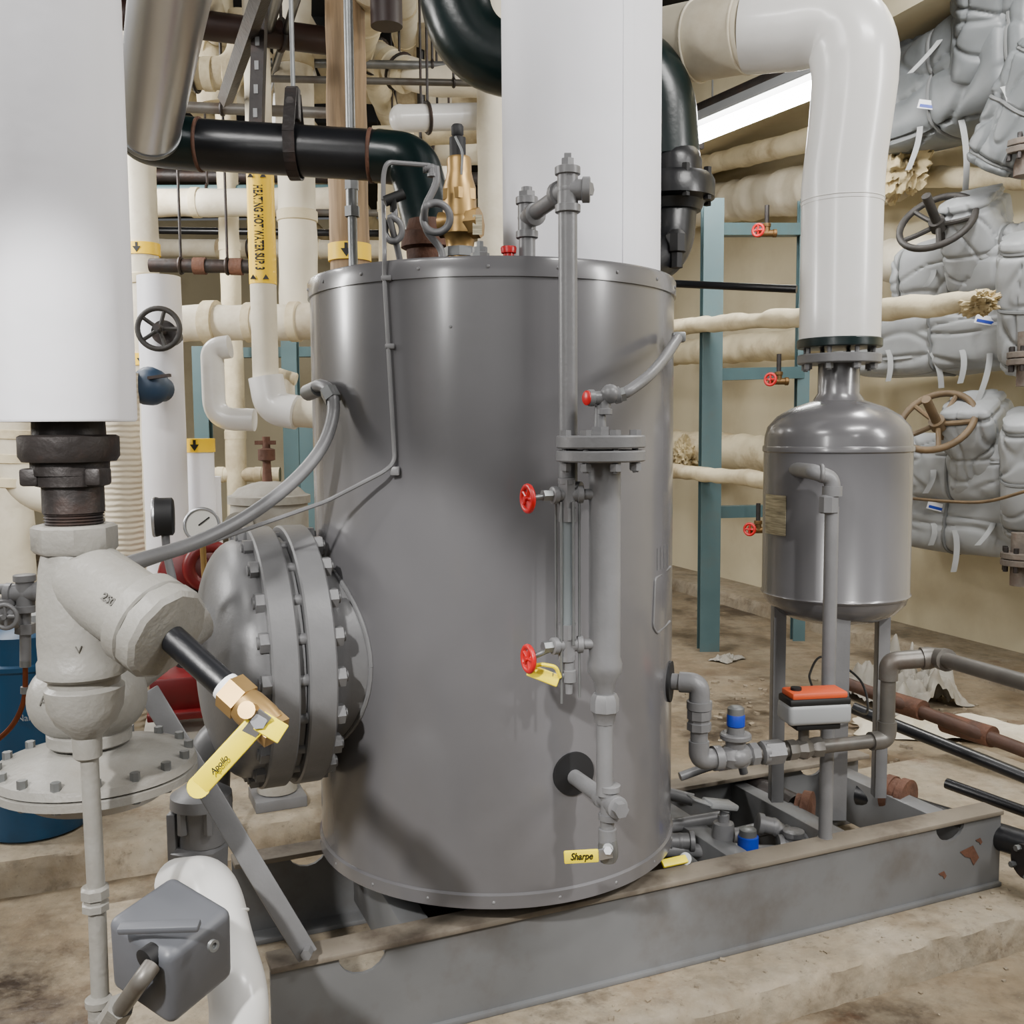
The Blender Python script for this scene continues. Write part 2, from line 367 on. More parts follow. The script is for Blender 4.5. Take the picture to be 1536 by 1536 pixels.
# ------------------------------------------------------------------ big tank
TC=V((-.047,2.63,0)); TR=.465
zt=P(741,384,TC.y-TR).z; zb=P(735,1364,TC.y-TR).z
tk=T('storage_tank','large grey vertical steam heater tank with bolted side head, centre of the skid','tank',(TC.x,TC.y,.32))
tk.part('jacket',MB().lathe((TC.x,TC.y,zb),(0,0,1),[(0,TR-.012),(.006,TR),(zt-zb-.004,TR)],120),GREY)
tk.part('top_rim',MB().lathe((TC.x,TC.y,zt-.042),(0,0,1),[(0,TR+.001),(0,TR+.005),(.036,TR+.005),(.043,TR+.001),(.044,TR-.03)],120),GREY)
tk.part('lid',MB().lathe((TC.x,TC.y,zt-.01),(0,0,1),[(0,TR-.02),(.012,TR-.02)],96),GREY2)
tk.part('bottom_trim',MB().lathe((TC.x,TC.y,zb+.003),(0,0,1),[(0,TR+.001),(0,TR+.006),(.03,TR+.006),(.034,TR+.001)],120),GREY)
tk.part('skirt',MB().lathe((TC.x,TC.y,.322),(0,0,1),[(0,.34),(zb-.322+.004,.40)],72),IRON)
for k in range(9):
    a=-PI/2-1.3+k*.325
    for z in (zt-.022,zb+.018):
        e=V((math.cos(a),math.sin(a),0)); p=V((TC.x,TC.y,z))+e*(TR+.004)
        tk.part('screw',MB().lathe(p,e,[(0,.0045),(.002,.004),(.0035,.002)],10),GREY2)
for px,py in ((676,490),(583,422),(925,1278),(722,1352)):
    p=PC(px,py,TC,TR); e=(p-TC); e.z=0; e.normalize(); tk.part('rivet',MB().lathe(p,e,[(0,.004),(.003,.002)],8),GREY2)
def tq(px,py,o=.0):
    p=PC(px,py,TC,TR); e=p-TC; e.z=0; e.normalize(); return p+e*o
lb=MB(); lb.tube([tq(1005,850,.001),tq(982,868,.001),tq(979,940,.001),tq(985,950,.001),tq(1004,932,.001)],.003,8,fil=.01)
tk.part('plate_bracket',lb,GREY2)
for i in range(4):
    tk.part('sticker_line',MB().tube([tq(986+i*5,822-i*2,.001),tq(986+i*5,856-i*2,.001)],.001,5),GREY2)
A=V((-.915,-.404,0)).normalized(); hz=P(450,980,2.4).z
def hp(s,dz=0): return V((TC.x,TC.y,hz+dz))+A*s
tk.part('neck',MB().lathe(hp(.36),A,[(0,.228),(.09,.228),(.105,.232),(.125,.245),(.145,.27)],72),GREY2)
Xa,Ya,_=basis(A); ring=[]
for k in range(49):
    a=2*PI*k/48; e=Xa*math.cos(a)*.230+Ya*math.sin(a)*.230
    hor=e-V((0,0,e.z)); s_=math.sqrt(max(TR*TR-hor.length_squared,0)); ring.append(hp(s_+.002)+e)
cr_=MB(); cr_.sweep(ring,.006,8,False); tk.part('neck_collar',cr_,GREY2)
FO=.022
tk.part('inner_flange',MB().disc(hp(.480+FO),hp(.542+FO),.312,72,.004),GREY2)
tk.part('tube_sheet',MB().lathe(hp(.540+FO),A,[(0,.27),(.005,.27),(.005,.288),(.019,.288),(.019,.27),(.024,.27)],72),GREY2)
tk.part('outer_flange',MB().disc(hp(.562+FO),hp(.622+FO),.312,72,.004),GREY2)
dome=[(0,.285),(.015,.284)]+[(.015+.105*math.sin(a)**.92,.284*math.cos(a)**.8) for a in [i*PI/2/14 for i in range(1,14)]]+[(.122,.03)]
tk.part('head_dome',MB().lathe(hp(.620+FO),A,dome,72),GREY2)
X_,Y_,_=basis(A)
for k in range(20):
    a=2*PI*k/20; e=(X_*math.cos(a)+Y_*math.sin(a))*.284; m=MB()
    m.cyl(hp(.454+FO)+e,hp(.647+FO)+e,.0135,n=12); m.hexp(hp(.460+FO)+e,hp(.481+FO)+e,.0235); m.hexp(hp(.621+FO)+e,hp(.642+FO)+e,.0235)
    tk.part('stud',m,GREY2)
m=MB(); m.cyl(hp(.70,.09),hp(.84,.09),.048,n=28); m.lathe(hp(.80,.09),A,[(0,.058),(.05,.058)],24); tk.part('steam_nozzle',m,GREY2)
m=MB(); m.tube([hp(.62,-.17),hp(.74,-.19),hp(.75,-.36)],.05,20,fil=.09); tk.part('outlet_nozzle',m,GREY2)
for px,py in ((860,1160),):
    p=tq(px,py); e=p-TC; e.z=0; e.normalize(); tk.part('black_escutcheon',MB().lathe(p-e*.012,e,[(0,.05),(.017,.05),(.018,.02)],40),RUB)
n1=V((.955,-.295,0)).normalized(); qr=TC+n1*TR; qr.z=P(1003,1022,qr.y).z
tk.part('black_escutcheon',MB().lathe(qr-n1*.012,n1,[(0,.052),(.017,.052),(.018,.02)],40),RUB)

# ------------------------------------------------------------------ water column
q=tq(860,1160); nn=q-TC; nn.z=0; nn.normalize(); cp=q+nn*.17; YC=cp.y
wc=T('water_column','thick grey vertical water column pipe with double flange on the tank front','water column',(cp.x,cp.y,P(910,1300,YC).z))
def flg(m,y0,y1,px=901,hw=67): return m.disc(V((P(px,660,YC).x,YC,P(px,y0,YC).z)),V((P(px,660,YC).x,YC,P(px,y1,YC).z)),S(hw,YC),48,.003)
wc.part('upper_flange',flg(MB(),653,672),GREY2); wc.part('lower_flange',flg(MB(),675,692),GREY2)
fx=P(901,660,YC).x
for k in range(8):
    a=2*PI*k/8+.3; m=MB(); x=fx+.076*math.cos(a); y=YC+.076*math.sin(a); zA=P(901,645,YC).z; zB=P(901,708,YC).z
    m.cyl((x,y,zA-.004),(x,y,zB),.006,n=8); m.hexp((x,y,zA-.012),(x,y,zA-.0),.012); m.hexp((x,y,zB+.004),(x,y,zB+.019),.012)
    wc.part('bolt',m,GREY2)
m=MB(); vl(m,907,YC,[(690,24),(985,24),(995,27),(1008,26),(1022,17),(1045,13)],32); wc.part('chamber',m,GREY2)
m=MB(); vl(m,907,YC,[(1040,18),(1048,22),(1066,22),(1070,18),(1085,15)],8); wc.part('union',m,GREY2)
m=MB(); vl(m,907,YC,[(1080,13),(1192,13)],20); wc.part('lower_pipe',m,GREY2)
pc=V((cp.x,YC,P(910,1203,YC).z)); m=MB(); m.fit(pc,[(0,0,1),(0,0,-1),-nn,nn],.0165,.038); m.hexp(pc+nn*.03,pc+nn*.055,.0165); wc.part('cross_fitting',m,GREY2)
wc.part('side_nipple',MB().cyl(pc-nn*.17,pc-nn*.02,.0175,n=20),GREY2)
m=MB(); vl(m,911,YC,[(1215,11),(1242,11),(1243,14),(1262,14)],16); wc.part('drain_pipe',m,GREY2)
m=MB(); vl(m,900,YC,[(608,8),(655,10)],16); vl(m,900,YC,[(640,14),(655,14)],6); wc.part('probe_stem',m,GREY2)
tp=P(906,597,YC); m=MB(); m.fit(tp,[(1,-.0,.2),(-1,-.25,0),(0,0,-1)],.012,.034); m.ball(tp+V((.012,-.004,.008)),.02); wc.part('probe_head',m,GREY2)
wc.part('red_button',MB().lathe(tp+V((-.03,-.008,0)),V((-1,-.6,0)),[(0,.015),(.008,.015),(.011,.011)],20),RED,label='round red button')
ep=T('equalizing_pipe','slim grey pipe rising from the water column and over the tank rim','pipe',(P(853,700,2.085).x,2.085,P(853,745,2.085).z))
YE=2.085; m=MB(); vl(m,852,YE,[(300,14),(745,14)],20,ref=500); ep.part('pipe',m,GREY2)
te=P(850,285,YE); te.x=P(852,500,YE).x; bdir=V((-.42,.9,0)).normalized()
m=MB(); m.fit(te,[(0,0,1),(0,0,-1),bdir,(1,-.1,-.02)],.0185,.046); ep.part('cross_fitting',m,GREY2)
m=MB(); m.hexp(te+V((0,0,.045)),te+V((0,0,.062)),.014); m.box(te+V((0,0,.066)),(.014,.014,.012)); ep.part('plug',m,GREY2)
ep.part('plug',MB().hexp(te+V((.03,0,.0)),te+V((.048,-.01,.0)),.014),GREY2)
tb=te+bdir*.19; tb.z=te.z-.02
ep.part('bridge_pipe',MB().cyl(te,tb,.017,n=18),GREY2)
m=MB(); m.fit(tb,[(0,0,-1),-bdir,(0,0,1)],.0175,.045); ep.part('elbow',m,GREY2)
m=MB(); m.hexp(tb+V((0,0,.042)),tb+V((0,0,.056)),.02); m.cyl(tb+V((0,0,.05)),tb+V((0,0,.066)),.012); ep.part('cap',m,GREY2)
ep.part('riser',MB().cyl((tb.x,tb.y,zt-.01),tb,.0185,n=18),GREY2)
bk=V((P(852,720,YE).x,YE,P(853,735,YE).z)); ep.part('link_nipple',MB().fit(bk,[V((cp.x-bk.x,YC-bk.y,0)),(0,0,1)],.013,.03),GREY2)
YG=2.03
gg=T('gauge_glass','sight glass with two red handwheels left of the water column','sight glass',(P(852,1040,YG).x,YG,P(852,1040,YG).z))
ld=V((-.9,-.42,0)).normalized(); rd=V((1,.1,0)).normalized()
for py,hx,hy in ((742,785,746),(967,791,982)):
    c=P(850,py,YG); m=MB(); m.fit(c,[rd,ld,(0,0,1 if py<800 else -1)],.0125,.034); m.hexp(c+V((0,0,-.03)),c+V((0,0,.03)),.019); m.cyl(c,c+rd*.075,.011,n=12)
    vb=gg.part('gauge_valve',m,GREY2)
    hw=c+ld*.088; hw.z=P(hx,hy,YG).z
    m=MB(); m.cyl(c+ld*.02,hw,.006,n=10); m.hexp(c+ld*.034,c+ld*.055,.012); gg.part('stem',m,GALV,vb)
    gg.part('handwheel',MB().wheel(hw,ld,.025,.0055,5,.0),RED,vb,label='small red handwheel')
m=MB(); vl(m,851,YG,[(770,11),(942,11)],20); gg.part('glass_tube',m,GLASS)
for py0,py1 in ((762,782),(936,958)):
    m=MB(); vl(m,851,YG,[(py0,15),(py1,15)],6); gg.part('packing_nut',m,GREY2)
for px,y1,dy in ((834,965,.012),(869,1046,.0),(842,1052,-.016),(860,965,-.016)):
    x=P(px,850,YG+dy).x; gg.part('guard_rod',MB().cyl((x,YG+dy,P(px,752,YG).z),(x,YG+dy,P(px,y1,YG).z),.0027,n=8),GALV)
m=MB(); vl(m,853,YG,[(985,9),(1004,9),(1005,12),(1022,12),(1024,7),(1040,6)],12); gg.part('drain_cock',m,GREY2)
m=MB(); m.bar(P(792,1004,YG-.022),P(838,1022,YG-.022),.026,.006,up=(.1,-.9,.4),bev=.003); m.tube([P(792,1004,YG-.022),P(810,996,YG-.03),P(834,1000,YG-.03),P(840,1016,YG-.022)],.004,8,fil=.01); gg.part('cock_handle',m,YEL,label='yellow vinyl dipped handle')
gg.part('cock_body',MB().cyl(P(853,1014,YG),P(826,1013,YG-.015),.009,n=10),GALV)
dv=T('ball_valve','small ball valve with yellow lever under the water column','ball valve',P(912,1292,YC))
m=MB(); vl(m,912,YC,[(1258,14),(1270,16),(1284,16),(1292,12)],10); m.cyl(P(912,1273,YC),P(912,1273,YC-.03),.011,n=14); dv.part('body',m,GALV)
m=MB(); ha=P(846,1286,YC-.035); hb=P(898,1283,YC-.035); m.bar(ha,hb,.007,.028,up=(0,0,1),bev=.003); hd=dv.part('lever',m,YEL,label='yellow vinyl lever')
m=MB(); m.bar(P(895,1283,YC-.034),P(918,1278,YC-.034),.004,.024,bev=.001); m.hexp(P(912,1276,YC-.028),P(912,1276,YC-.045),.009); dv.part('lever_plate',m,STEEL)
lettering(dv,'Sharpe',.021,P(872,1285,YC-.0398),(1,0,.04),(0,0,1),INK,hd,shear=.3,sx=.8,bold=.0004)
cd=T('flexible_conduit','short grey flexible conduit curving to the tank right edge','conduit',P(930,590,2.05))
m=MB(); m.curve([tp+V((.03,0,.004)),P(945,585,2.05),P(975,562,2.10),P(998,535,2.2),P(1016,508,2.36)],.012,12); cd.part('sleeve',m,GREY2)
cd.part('connector',MB().hexp(tp+V((.02,0,.002)),tp+V((.042,0,.008)),.016),GALV); cd.part('connector',MB().box(P(1018,506,2.39),(.03,.03,.024),None,.004),GALV)
c2=T('flexible_conduit','long grey flexible conduit sweeping down from the tank left edge past the side head','conduit',P(200,842,1.9))
m=MB(); p0=P(466,588,2.40); m.curve([p0,P(480,578,2.34),P(497,590,2.30),P(499,625,2.28),P(482,672,2.24),P(440,722,2.18),P(370,775,2.1),P(290,815,2.0),P(190,846,1.86)],.0145,12); c2.part('sleeve',m,GREY2)
c2.part('connector',MB().cyl(P(462,589,2.42),P(478,582,2.36),.02,n=14),GALV); c2.part('connector',MB().hexp(P(492,585,2.31),P(500,600,2.295),.021),GALV)
ct=T('capillary_tube','thin grey capillary tube running down the tank front then left','tube',P(600,708,2.2))
e1=tq(581,410,.012); e2=tq(597,706,.012)
m=MB(); m.tube([P(575,300,2.3),P(577,380,2.2),e1,e2+V((0,0,.02)),e2+V((-.02,-.02,0)),P(490,752,2.2),P(330,808,2.05),P(205,852,1.88)],.0048,8,fil=.02); ct.part('tube',m,GREY2)
for c_,sz_ in ((e2,(.02,.02,.02)),(tq(583,418,.008),(.022,.016,.012)),(tq(588,520,.008),(.02,.016,.012))): ct.part('clip',MB().box(c_,sz_,None,.003),GREY2)

# ------------------------------------------------------------------ top of tank
YR=2.42
rv=T('relief_valve','bronze safety relief valve with black cap on the tank top','relief valve',(P(690,370,YR).x,YR,zt))
m=MB(); vl(m,690,YR,[(326,25),(332,28),(352,28),(358,22),(372,20),(400,20)],28,ref=360); rv.part('base',m,BRASS)
m=MB(); vl(m,690,YR,[(236,16),(240,18),(258,18),(268,20),(282,24),(330,25)],28,ref=360); rv.part('bonnet',m,BRASS)
m=MB(); vl(m,690,YR,[(286,27),(302,27)],6,ref=360); rv.part('bonnet_hex',m,BRASS)
m=MB(); vl(m,688,YR,[(187,7),(190,9),(202,9),(205,7),(207,12),(236,12),(238,14)],20,ref=360); rv.part('cap',m,RUB,label='black cap')
m=MB(); m.cyl(P(660,338,YR),P(716,334,YR-.02),.03,n=24); m.lathe(P(720,334,YR-.02),V((1,-.3,.05)),[(-.03,.036),(0,.036)],8); rv.part('outlet',m,BRASS)
rv.part('tag',MB().bar(P(716,322,YR-.05),P(716,352,YR-.05),.022,.001,up=(0,-1,0)),PLATE,label='small metal tag')
m=MB(); m.tube([P(683,205,YR-.02),P(694,228,YR-.03),P(692,262,YR-.03)],.003,6,fil=.01); rv.part('lever_wire',m,GALV)
m=MB(); vl(m,690,YR,[(372,24),(386,24)],8,ref=360); rv.part('bushing',m,GALV)
sp=T('siphon','grey pigtail siphon tube with sensor on the tank top','siphon tube',(P(648,372,2.33).x,2.33,zt))
m=MB(); Ys=2.33; c=P(655,328,Ys)
m.curve([P(654,250,Ys),P(654,275,Ys),P(640,305,Ys)]+[c+V((.031*math.cos(a),.012*math.sin(a*.5)-.01,.031*math.sin(a))) for a in [PI*.85+2*PI*k/14*1.05 for k in range(14)]]+[P(640,345,Ys+.02),P(660,372,Ys+.03),P(664,392,Ys+.03)],.0085,10,5); sp.part('pigtail',m,GREY2)
m=MB(); m.tube([P(654,252,Ys),P(644,248,Ys),P(580,243,2.26),P(575,262,2.26),P(575,300,2.26)],.0055,8,fil=.015); m.fit(P(648,252,Ys),[(0,0,-1),(-1,0,0)],.008,.02); sp.part('line',m,GREY2)
m=MB(); c=P(590,345,2.27); m.curve([P(590,300,2.27),P(592,325,2.27)]+[c+V((.019*math.cos(a),.008*math.sin(a*.5),.024*math.sin(a))) for a in [PI*.6+2*PI*k/12 for k in range(13)]]+[P(596,372,2.29),P(600,392,2.3)],.0075,10,5); sp.part('pigtail',m,GREY2)
m=MB(); m.cyl(P(577,302,2.26),P(606,291,2.27),.012,n=14); m.cyl(P(590,297,2.26),P(590,318,2.27),.008,n=12); sp.part('sensor',m,INK,label='black pressure sensor')
pg=T('pipe_plug','small galvanised plug on tank top beside the bronze relief valve','plug',(P(720,378,2.3).x,2.3,zt))
m=MB(); vl(m,720,2.3,[(362,5),(370,5),(371,11),(379,11),(380,14),(388,14)],8); pg.part('body',m,GALV)
rc=T('plastic_cap','small red plastic cap on the tank top','cap',(P(763,378,2.25).x,2.25,zt))
m=MB(); vl(m,763,2.25,[(370,11),(372,12),(380,11),(381,8),(390,8)],16); rc.part('cap',m,RED)
wx=P(872,200,2.64).x
wp=T('insulated_pipe','wide white jacketed pipe rising from the tank top','insulated pipe',(wx,2.64,zt))
wp.part('jacket',MB().lathe((wx,2.64,zt),(0,0,1),[(0,.198),(.004,.203),(2.0,.205)],64),WHITE)
wp.part('seam',MB().bar((wx+.1,2.64-.1775,zt+.01),(wx+.1,2.64-.1775,zt+2.0),.03,.002,up=(.49,-.87,0)),WHITE)
YB=3.15
gp=T('steel_pipe','dark green pipe curving behind the wide white centre pipe','pipe',P(1000,400,YB))
m=MB(); m.tube([P(672,-120,YB),P(690,92,YB),P(965,98,YB),P(992,150,YB),P(998,240,YB)],.105,28,fil=.3,sub=12); gp.part('pipe',m,GREEN)
bv=T('butterfly_valve','black flanged valve behind the right side of the white centre pipe','valve',P(1000,380,3.1))
m=MB(); vl(m,1008,YB-.02,[(205,32),(222,34),(232,40),(244,43),(262,43),(266,58),(274,62),(300,62),(304,48),(318,42)],40,ref=280); bv.part('body',m,BLACK)
m=MB(); m.tube([P(1008,312,YB-.02),P(1004,372,YB-.05),P(930,420,2.98)],.075,28,fil=.12); bv.part('outlet_elbow',m,BLACK)
m=MB(); vl(m,1014,YB-.14,[(345,9),(352,15),(378,15),(380,11),(402,10)],8); bv.part('drain_plug',m,RUB)
for k in range(8):
    a=2*PI*k/8+.2; c=P(1008,284,YB-.02)+V((.115*math.cos(a),.115*math.sin(a),0)); m=MB().hexp(c+V((0,0,-.045)),c+V((0,0,.05)),.012); bv.part('bolt',m,RUB)
lp=T('steel_pipe','black horizontal pipe between the bright sleeve and the tank top elbow','pipe',P(300,225,2.85))
m=MB(); m.tube([P(300,217,2.86),P(545,232,2.86),P(566,234,2.86)],.069,28); lp.part('pipe',m,BLACK)
m=MB(); m.tube([P(566,234,2.86),P(620,240,2.84),P(648,352,2.72),P(652,400,2.7)],.072,28,fil=.17,sub=12); lp.part('elbow',m,GREEN,label='dark green elbow')
m=MB(); m.tube([P(300,217,2.86),P(205,208,2.85),P(222,130,2.62)],.072,28,fil=.13,sub=12); lp.part('elbow',m,GREEN,label='dark green elbow')
for px in (300,556):
    m=MB(); c=P(px,217 if px==300 else 233,2.86); m.torus(c,(1,0,-.04),.068,.006); lp.part('weld_bead',m,RUST)
m=MB(); vl(m,640,2.6,[(330,26),(345,30),(350,36),(372,38),(376,30),(400,28)],24); lp.part('flange',m,RUST,label='rusty flange')
sl=T('metal_sleeve','shiny steel sleeve on the sloping pipe top left','pipe sleeve',P(222,190,2.76))
a0=P(222,196,2.78); a1=P(268,-90,2.0); m=MB(); d=(a1-a0); m.lathe(a0,d,[(0,.072),(0,.082),(d.length,.082)],40); sl.part('sleeve',m,STEEL)
sl.part('end_band',MB().lathe(a0+d.normalized()*.01,d,[(0,.083),(0,.085),(.02,.085),(.02,.083)],40),GALV)
hg=T('pipe_hanger','clevis hanger and rod around the black overhead pipe','pipe hanger',P(442,262,2.86))
c=P(442,226,2.86)
m=MB()
arc=[(-.028,.16),(-.082,.03)]+[(.078*math.sin(a),-.078*math.cos(a)) for a in [-PI/2+PI*k/10 for k in range(11)]]+[(.082,.03),(.028,.16)]
for (a,b),(a2,b2) in zip(arc,arc[1:]): m.bar(c+V((0,a,b)),c+V((0,a2,b2)),.032,.005,up=(0,-(b2-b),(a2-a)))
hg.part('clevis',m,IRON); m=MB(); m.bar(c+V((0,0,.08)),c+V((0,0,.17)),.035,.035,up=(0,1,0),bev=.004); m.hexp(c+V((0,-.05,.12)),c+V((0,.05,.12)),.012); hg.part('yoke',m,IRON)
hg.part('rod',MB().cyl(c+V((0,0,.15)),(c.x,c.y,4.2),.0065,n=8),GALV)

# ------------------------------------------------------------------ left foreground
YL=1.6; lx=P(102,700,YL).x
ri=T('insulated_pipe','thick bright white jacketed riser, leftmost foreground','insulated pipe',(lx,YL,P(100,790,YL).z))
zb0=P(100,632,YL-.1).z
ri.part('jacket',MB().lathe((lx,YL,zb0),(0,0,1),[(0,.095),(0,.104),(.004,.107),(1.6,.107)],64),WHITE)
m=MB(); vl(m,106,YL,[(600,50),(655,52)],28,ref=700); ri.part('nipple',m,IRON)
m=MB(); vl(m,105,YL,[(652,66),(655,71),(684,71),(692,66),(692,55),(712,55)],32,ref=700); ri.part('coupling',m,IRON)
m=MB(); vl(m,108,YL,[(688,54),(728,52),(730,44),(768,44)]+[(768+k*2.2,40+(k%2)*3) for k in range(10)]+[(792,42)],28,ref=700); ri.part('threaded_nipple',m,IRON)
c=V((P(108,705,YL).x,YL,P(108,714,YL).z))
ri.part('union_lug',MB().box(c+V((-.05,-.02,0)),(.03,.05,.028),None,.005),IRON); ri.part('union_lug',MB().box(c+V((.05,-.02,0)),(.025,.05,.028),None,.005),IRON)
st=T('y_strainer','light grey cast Y strainer under the white riser','strainer',(lx,YL,P(125,1140,YL).z))
m=MB(); vl(m,112,YL,[(786,56),(790,61),(822,61),(828,56)],8,ph=PI/8,ref=800); st.part('top_hex',m,CAST)
mbar=MB(); vl(mbar,120,YL,[(822,50),(850,56),(900,61),(960,63),(985,62),(990,65),(1008,65),(1014,56)],36,ref=900); st.part('barrel',mbar,CAST)
b0=P(120,862,YL); b1=P(258,956,YL-.085); dd=(b1-b0); L=dd.length; dn=dd.normalized()
mbr=MB(); mbr.lathe(b0,dn,[(-.02,.05),(0,.060),(.03,.064),(L*.62,.064),(L*.66,.066)],40); st.part('branch',mbr,CAST)
m=MB(); m.lathe(b0,dn,[(L*.66,.066),(L*.68,.076),(L*.80,.076),(L*.815,.072)],44); st.part('branch_collar',m,CAST)
m=MB(); m.lathe(b0,dn,[(L*.82,.071),(L*.83,.077),(L*.95,.077),(L*.985,.070),(L*1.0,.045),(L*1.01,.03)],12); st.part('screw_cap',m,CAST)
m=MB(); vl(m,128,YL,[(1004,56),(1012,52),(1024,52),(1030,58),(1060,55),(1082,44),(1098,28),(1104,22),(1134,21),(1138,16)],32,ref=1050); st.part('bottom_bowl',m,CAST)
l,n=mbr.hit(163,900)
if l is not None:
    r_=(dn-n*n.dot(dn)).normalized(); lettering(st,'250',.017,l+n*.0012,r_,n.cross(r_),CASTD,ext=.0018,bold=.0004)
l,n=mbar.hit(118,975)
if l is not None:
    r_=V((1,0,0)); r_=(r_-n*r_.dot(n)).normalized(); lettering(st,'V',.016,l+n*.0005,r_,n.cross(r_),CASTD,ext=.0015)
bd=T('ball_valve','brass blowdown ball valve with long yellow lever below the strainer','ball valve',P(400,1080,1.5))
e0=b0+dn*(L*.97); n1_=P(352,1042,1.47)
bd.part('nipple',MB().cyl(e0,n1_,.0215,n=20),BLACK,label='black steel nipple')
vd=(n1_-e0).normalized(); v0=n1_
m=MB(); m.hexp(v0-vd*.012,v0+vd*.02,.03); m.lathe(v0,vd,[(.01,.024),(.03,.028),(.06,.028),(.08,.025)],20); m.hexp(v0+vd*.07,v0+vd*.09,.027); m.cyl(v0+vd*.045,v0+vd*.045+V((.0,-.05,.02)),.013,n=14)
bd.part('body',m,BRASS); bd.part('tape',MB().lathe(v0-vd*.022,vd,[(0,.0225),(.014,.0235)],18),TAGW)
h1=P(388,1082,1.42); h2=P(298,1180,1.40); up=V((.35,-.9,.35))
m=MB(); m.bar(h1,h2,.032,.007,up=up,bev=.0035); m.cyl(h2+up.normalized()*-.0035,h2+up.normalized()*.0035,.0165,n=18); m.bar(P(388,1080,1.42),P(425,1102,1.42),.03,.006,up=up,bev=.002); lv=bd.part('lever',m,YEL,label='yellow vinyl lever')
m=MB(); m.bar(P(370,1105,1.415),P(398,1070,1.415),.022,.004,up=up); m.hexp(P(388,1082,1.43),P(388,1082,1.41),.012); bd.part('lever_plate',m,STEEL)
pl=(h2-h1).normalized(); lettering(bd,'Apollo',.0115,P(328,1148,1.402)+up.normalized()*.006,-pl,up.cross(-pl),INK,lv,shear=.3,bold=.0002)
dp=T('drip_pipe','thin pale grey vertical pipe in front of the round diaphragm disc','pipe',(P(140,1300,YL).x,YL,0))
m=MB(); x=P(134,1135,YL).x; m.cyl((x,YL,P(134,1132,YL).z),(x+.002,YL,P(150,1360,YL).z),.0145,n=18); m.cyl((x+.002,YL,P(150,1340,YL).z),(x+.005,YL-.02,0),.0145,n=18); dp.part('pipe',m,CAST)
m=MB(); vl(m,143,YL,[(1328,18),(1332,22),(1345,22),(1347,18),(1352,18),(1354,21),(1364,21)],8); dp.part('union',m,CAST)
m=MB(); m.fit(V((x+.004,YL-.015,P(160,1518,YL).z)),[(0,0,1),(0,0,-1),(1,-.3,.3)],.015,.034); dp.part('tee',m,CAST)
cv=T('control_valve','grey globe valve with wide round bolted diaphragm disc behind the strainer','control valve',P(145,1180,1.84))
YV=1.84; c=P(145,1160,YV)
mg=MB(); g=P(132,1045,YV); mg.blob(g,(.105,.095,.08),None,2.2,.0,1,1,40,24); mg.cyl(g,g+V((.12,.25,.10)),.055,n=24); cv.part('body',mg,CAST)
m=MB(); m.cyl(g+V((0,0,-.05)),V((c.x,c.y,c.z)),.045,n=24); m.disc(V((g.x,g.y,g.z-.06)),V((g.x,g.y,g.z-.085)),.075); cv.part('yoke',m,CAST)
zu=P(145,1150,YV).z
m=MB(); m.lathe((c.x,YV,zu+.02),(0,0,-1),[(-.024,.06),(-.018,.10),(0,.15),(.006,.178),(.02,.182),(.022,.178)],64); cv.part('upper_shell',m,CAST)
m=MB(); m.lathe((c.x,YV,zu-.004),(0,0,-1),[(0,.178),(.002,.182),(.016,.182),(.02,.15),(.05,.12),(.07,.05)],64); cv.part('lower_shell',m,CAST)
for k in range(16):
    a=2*PI*k/16; p=V((c.x+.167*math.cos(a),YV+.167*math.sin(a),zu)); m=MB().hexp(p+V((0,0,-.026)),p+V((0,0,.03)),.009); cv.part('bolt',m,GALV)
l,n=mg.hit(66,1052)
if l is not None:
    r_=V((1,0,0)); r_=(r_-n*r_.dot(n)).normalized(); lettering(cv,'A',.026,l+n*.001,r_,n.cross(r_),CASTD,ext=.0015)
cl=T('steam_trap','grey flanged trap body hanging under the side head','steam trap',P(302,1345,2.2))
m=MB(); vl(m,303,2.2,[(1180,30),(1190,46),(1206,47),(1210,38),(1226,36),(1240,34),(1262,36),(1268,30)],28); cl.part('body',m,GREY2)
m=MB(); vl(m,300,2.2,[(1262,38),(1268,46),(1330,42),(1340,30)],8); cl.part('cover',m,GREY2)
for k in range(6):
    a=2*PI*k/6; p=P(303,1206,2.2)+V((.058*math.cos(a),.058*math.sin(a),0)); cl.part('bolt',MB().hexp(p+V((0,0,-.05)),p+V((0,0,.02)),.011),GREY2)
m=MB(); m.cyl(P(290,1240,2.2),P(258,1240,2.2),.03,n=16); m.box(P(262,1255,2.18),(.02,.05,.12),None,.004); cl.part('side_cap',m,GREY2)
we=T('insulated_pipe','white jacketed elbow pipe dropping beside the grey boxy cover, bottom left','insulated pipe',(P(352,1600,1.62).x,1.62,0))
zlow=P(352,1600,1.62)
m=MB(); m.tube([P(268,1325,1.98),P(318,1322,1.86),P(338,1420,1.72),P(362,1500,1.64),zlow,V((zlow.x,zlow.y,0))],.05,28,fil=.09,sub=10); we.part('jacket',m,PVC)
for c_,ax_ in ((P(340,1440,1.705),(.2,-.2,-1)),(P(330,1372,1.78),(.2,-.5,-1))): we.part('seam',MB().torus(c_,ax_,.05,.003),PVC)
gb=T('equipment_cover','grey rubbery box cover with black hole, bottom left foreground','cover',P(250,1520,1.5))
RB=(M.Rotation(math.radians(-32),3,'Z')@M.Rotation(math.radians(10),3,'X')@M.Rotation(math.radians(12),3,'Y'))
bc=P(258,1422,1.52); gb.part('box',MB().box(bc,(.14,.13,.138),RB,.016,4),BOXM)
fl=P(212,1445,1.415); gb.part('hole_grommet',MB().lathe(fl+V((.01,.03,0)),RB@V((0,-1,0)),[(0,.018),(.02,.018),(.022,.012)],20),RUB)
gb.part('screw',MB().lathe(P(318,1418,1.447),V((.8,-.6,.1)),[(0,.009),(.006,.009),(.006,.005),(.002,.005)],16),GALV)
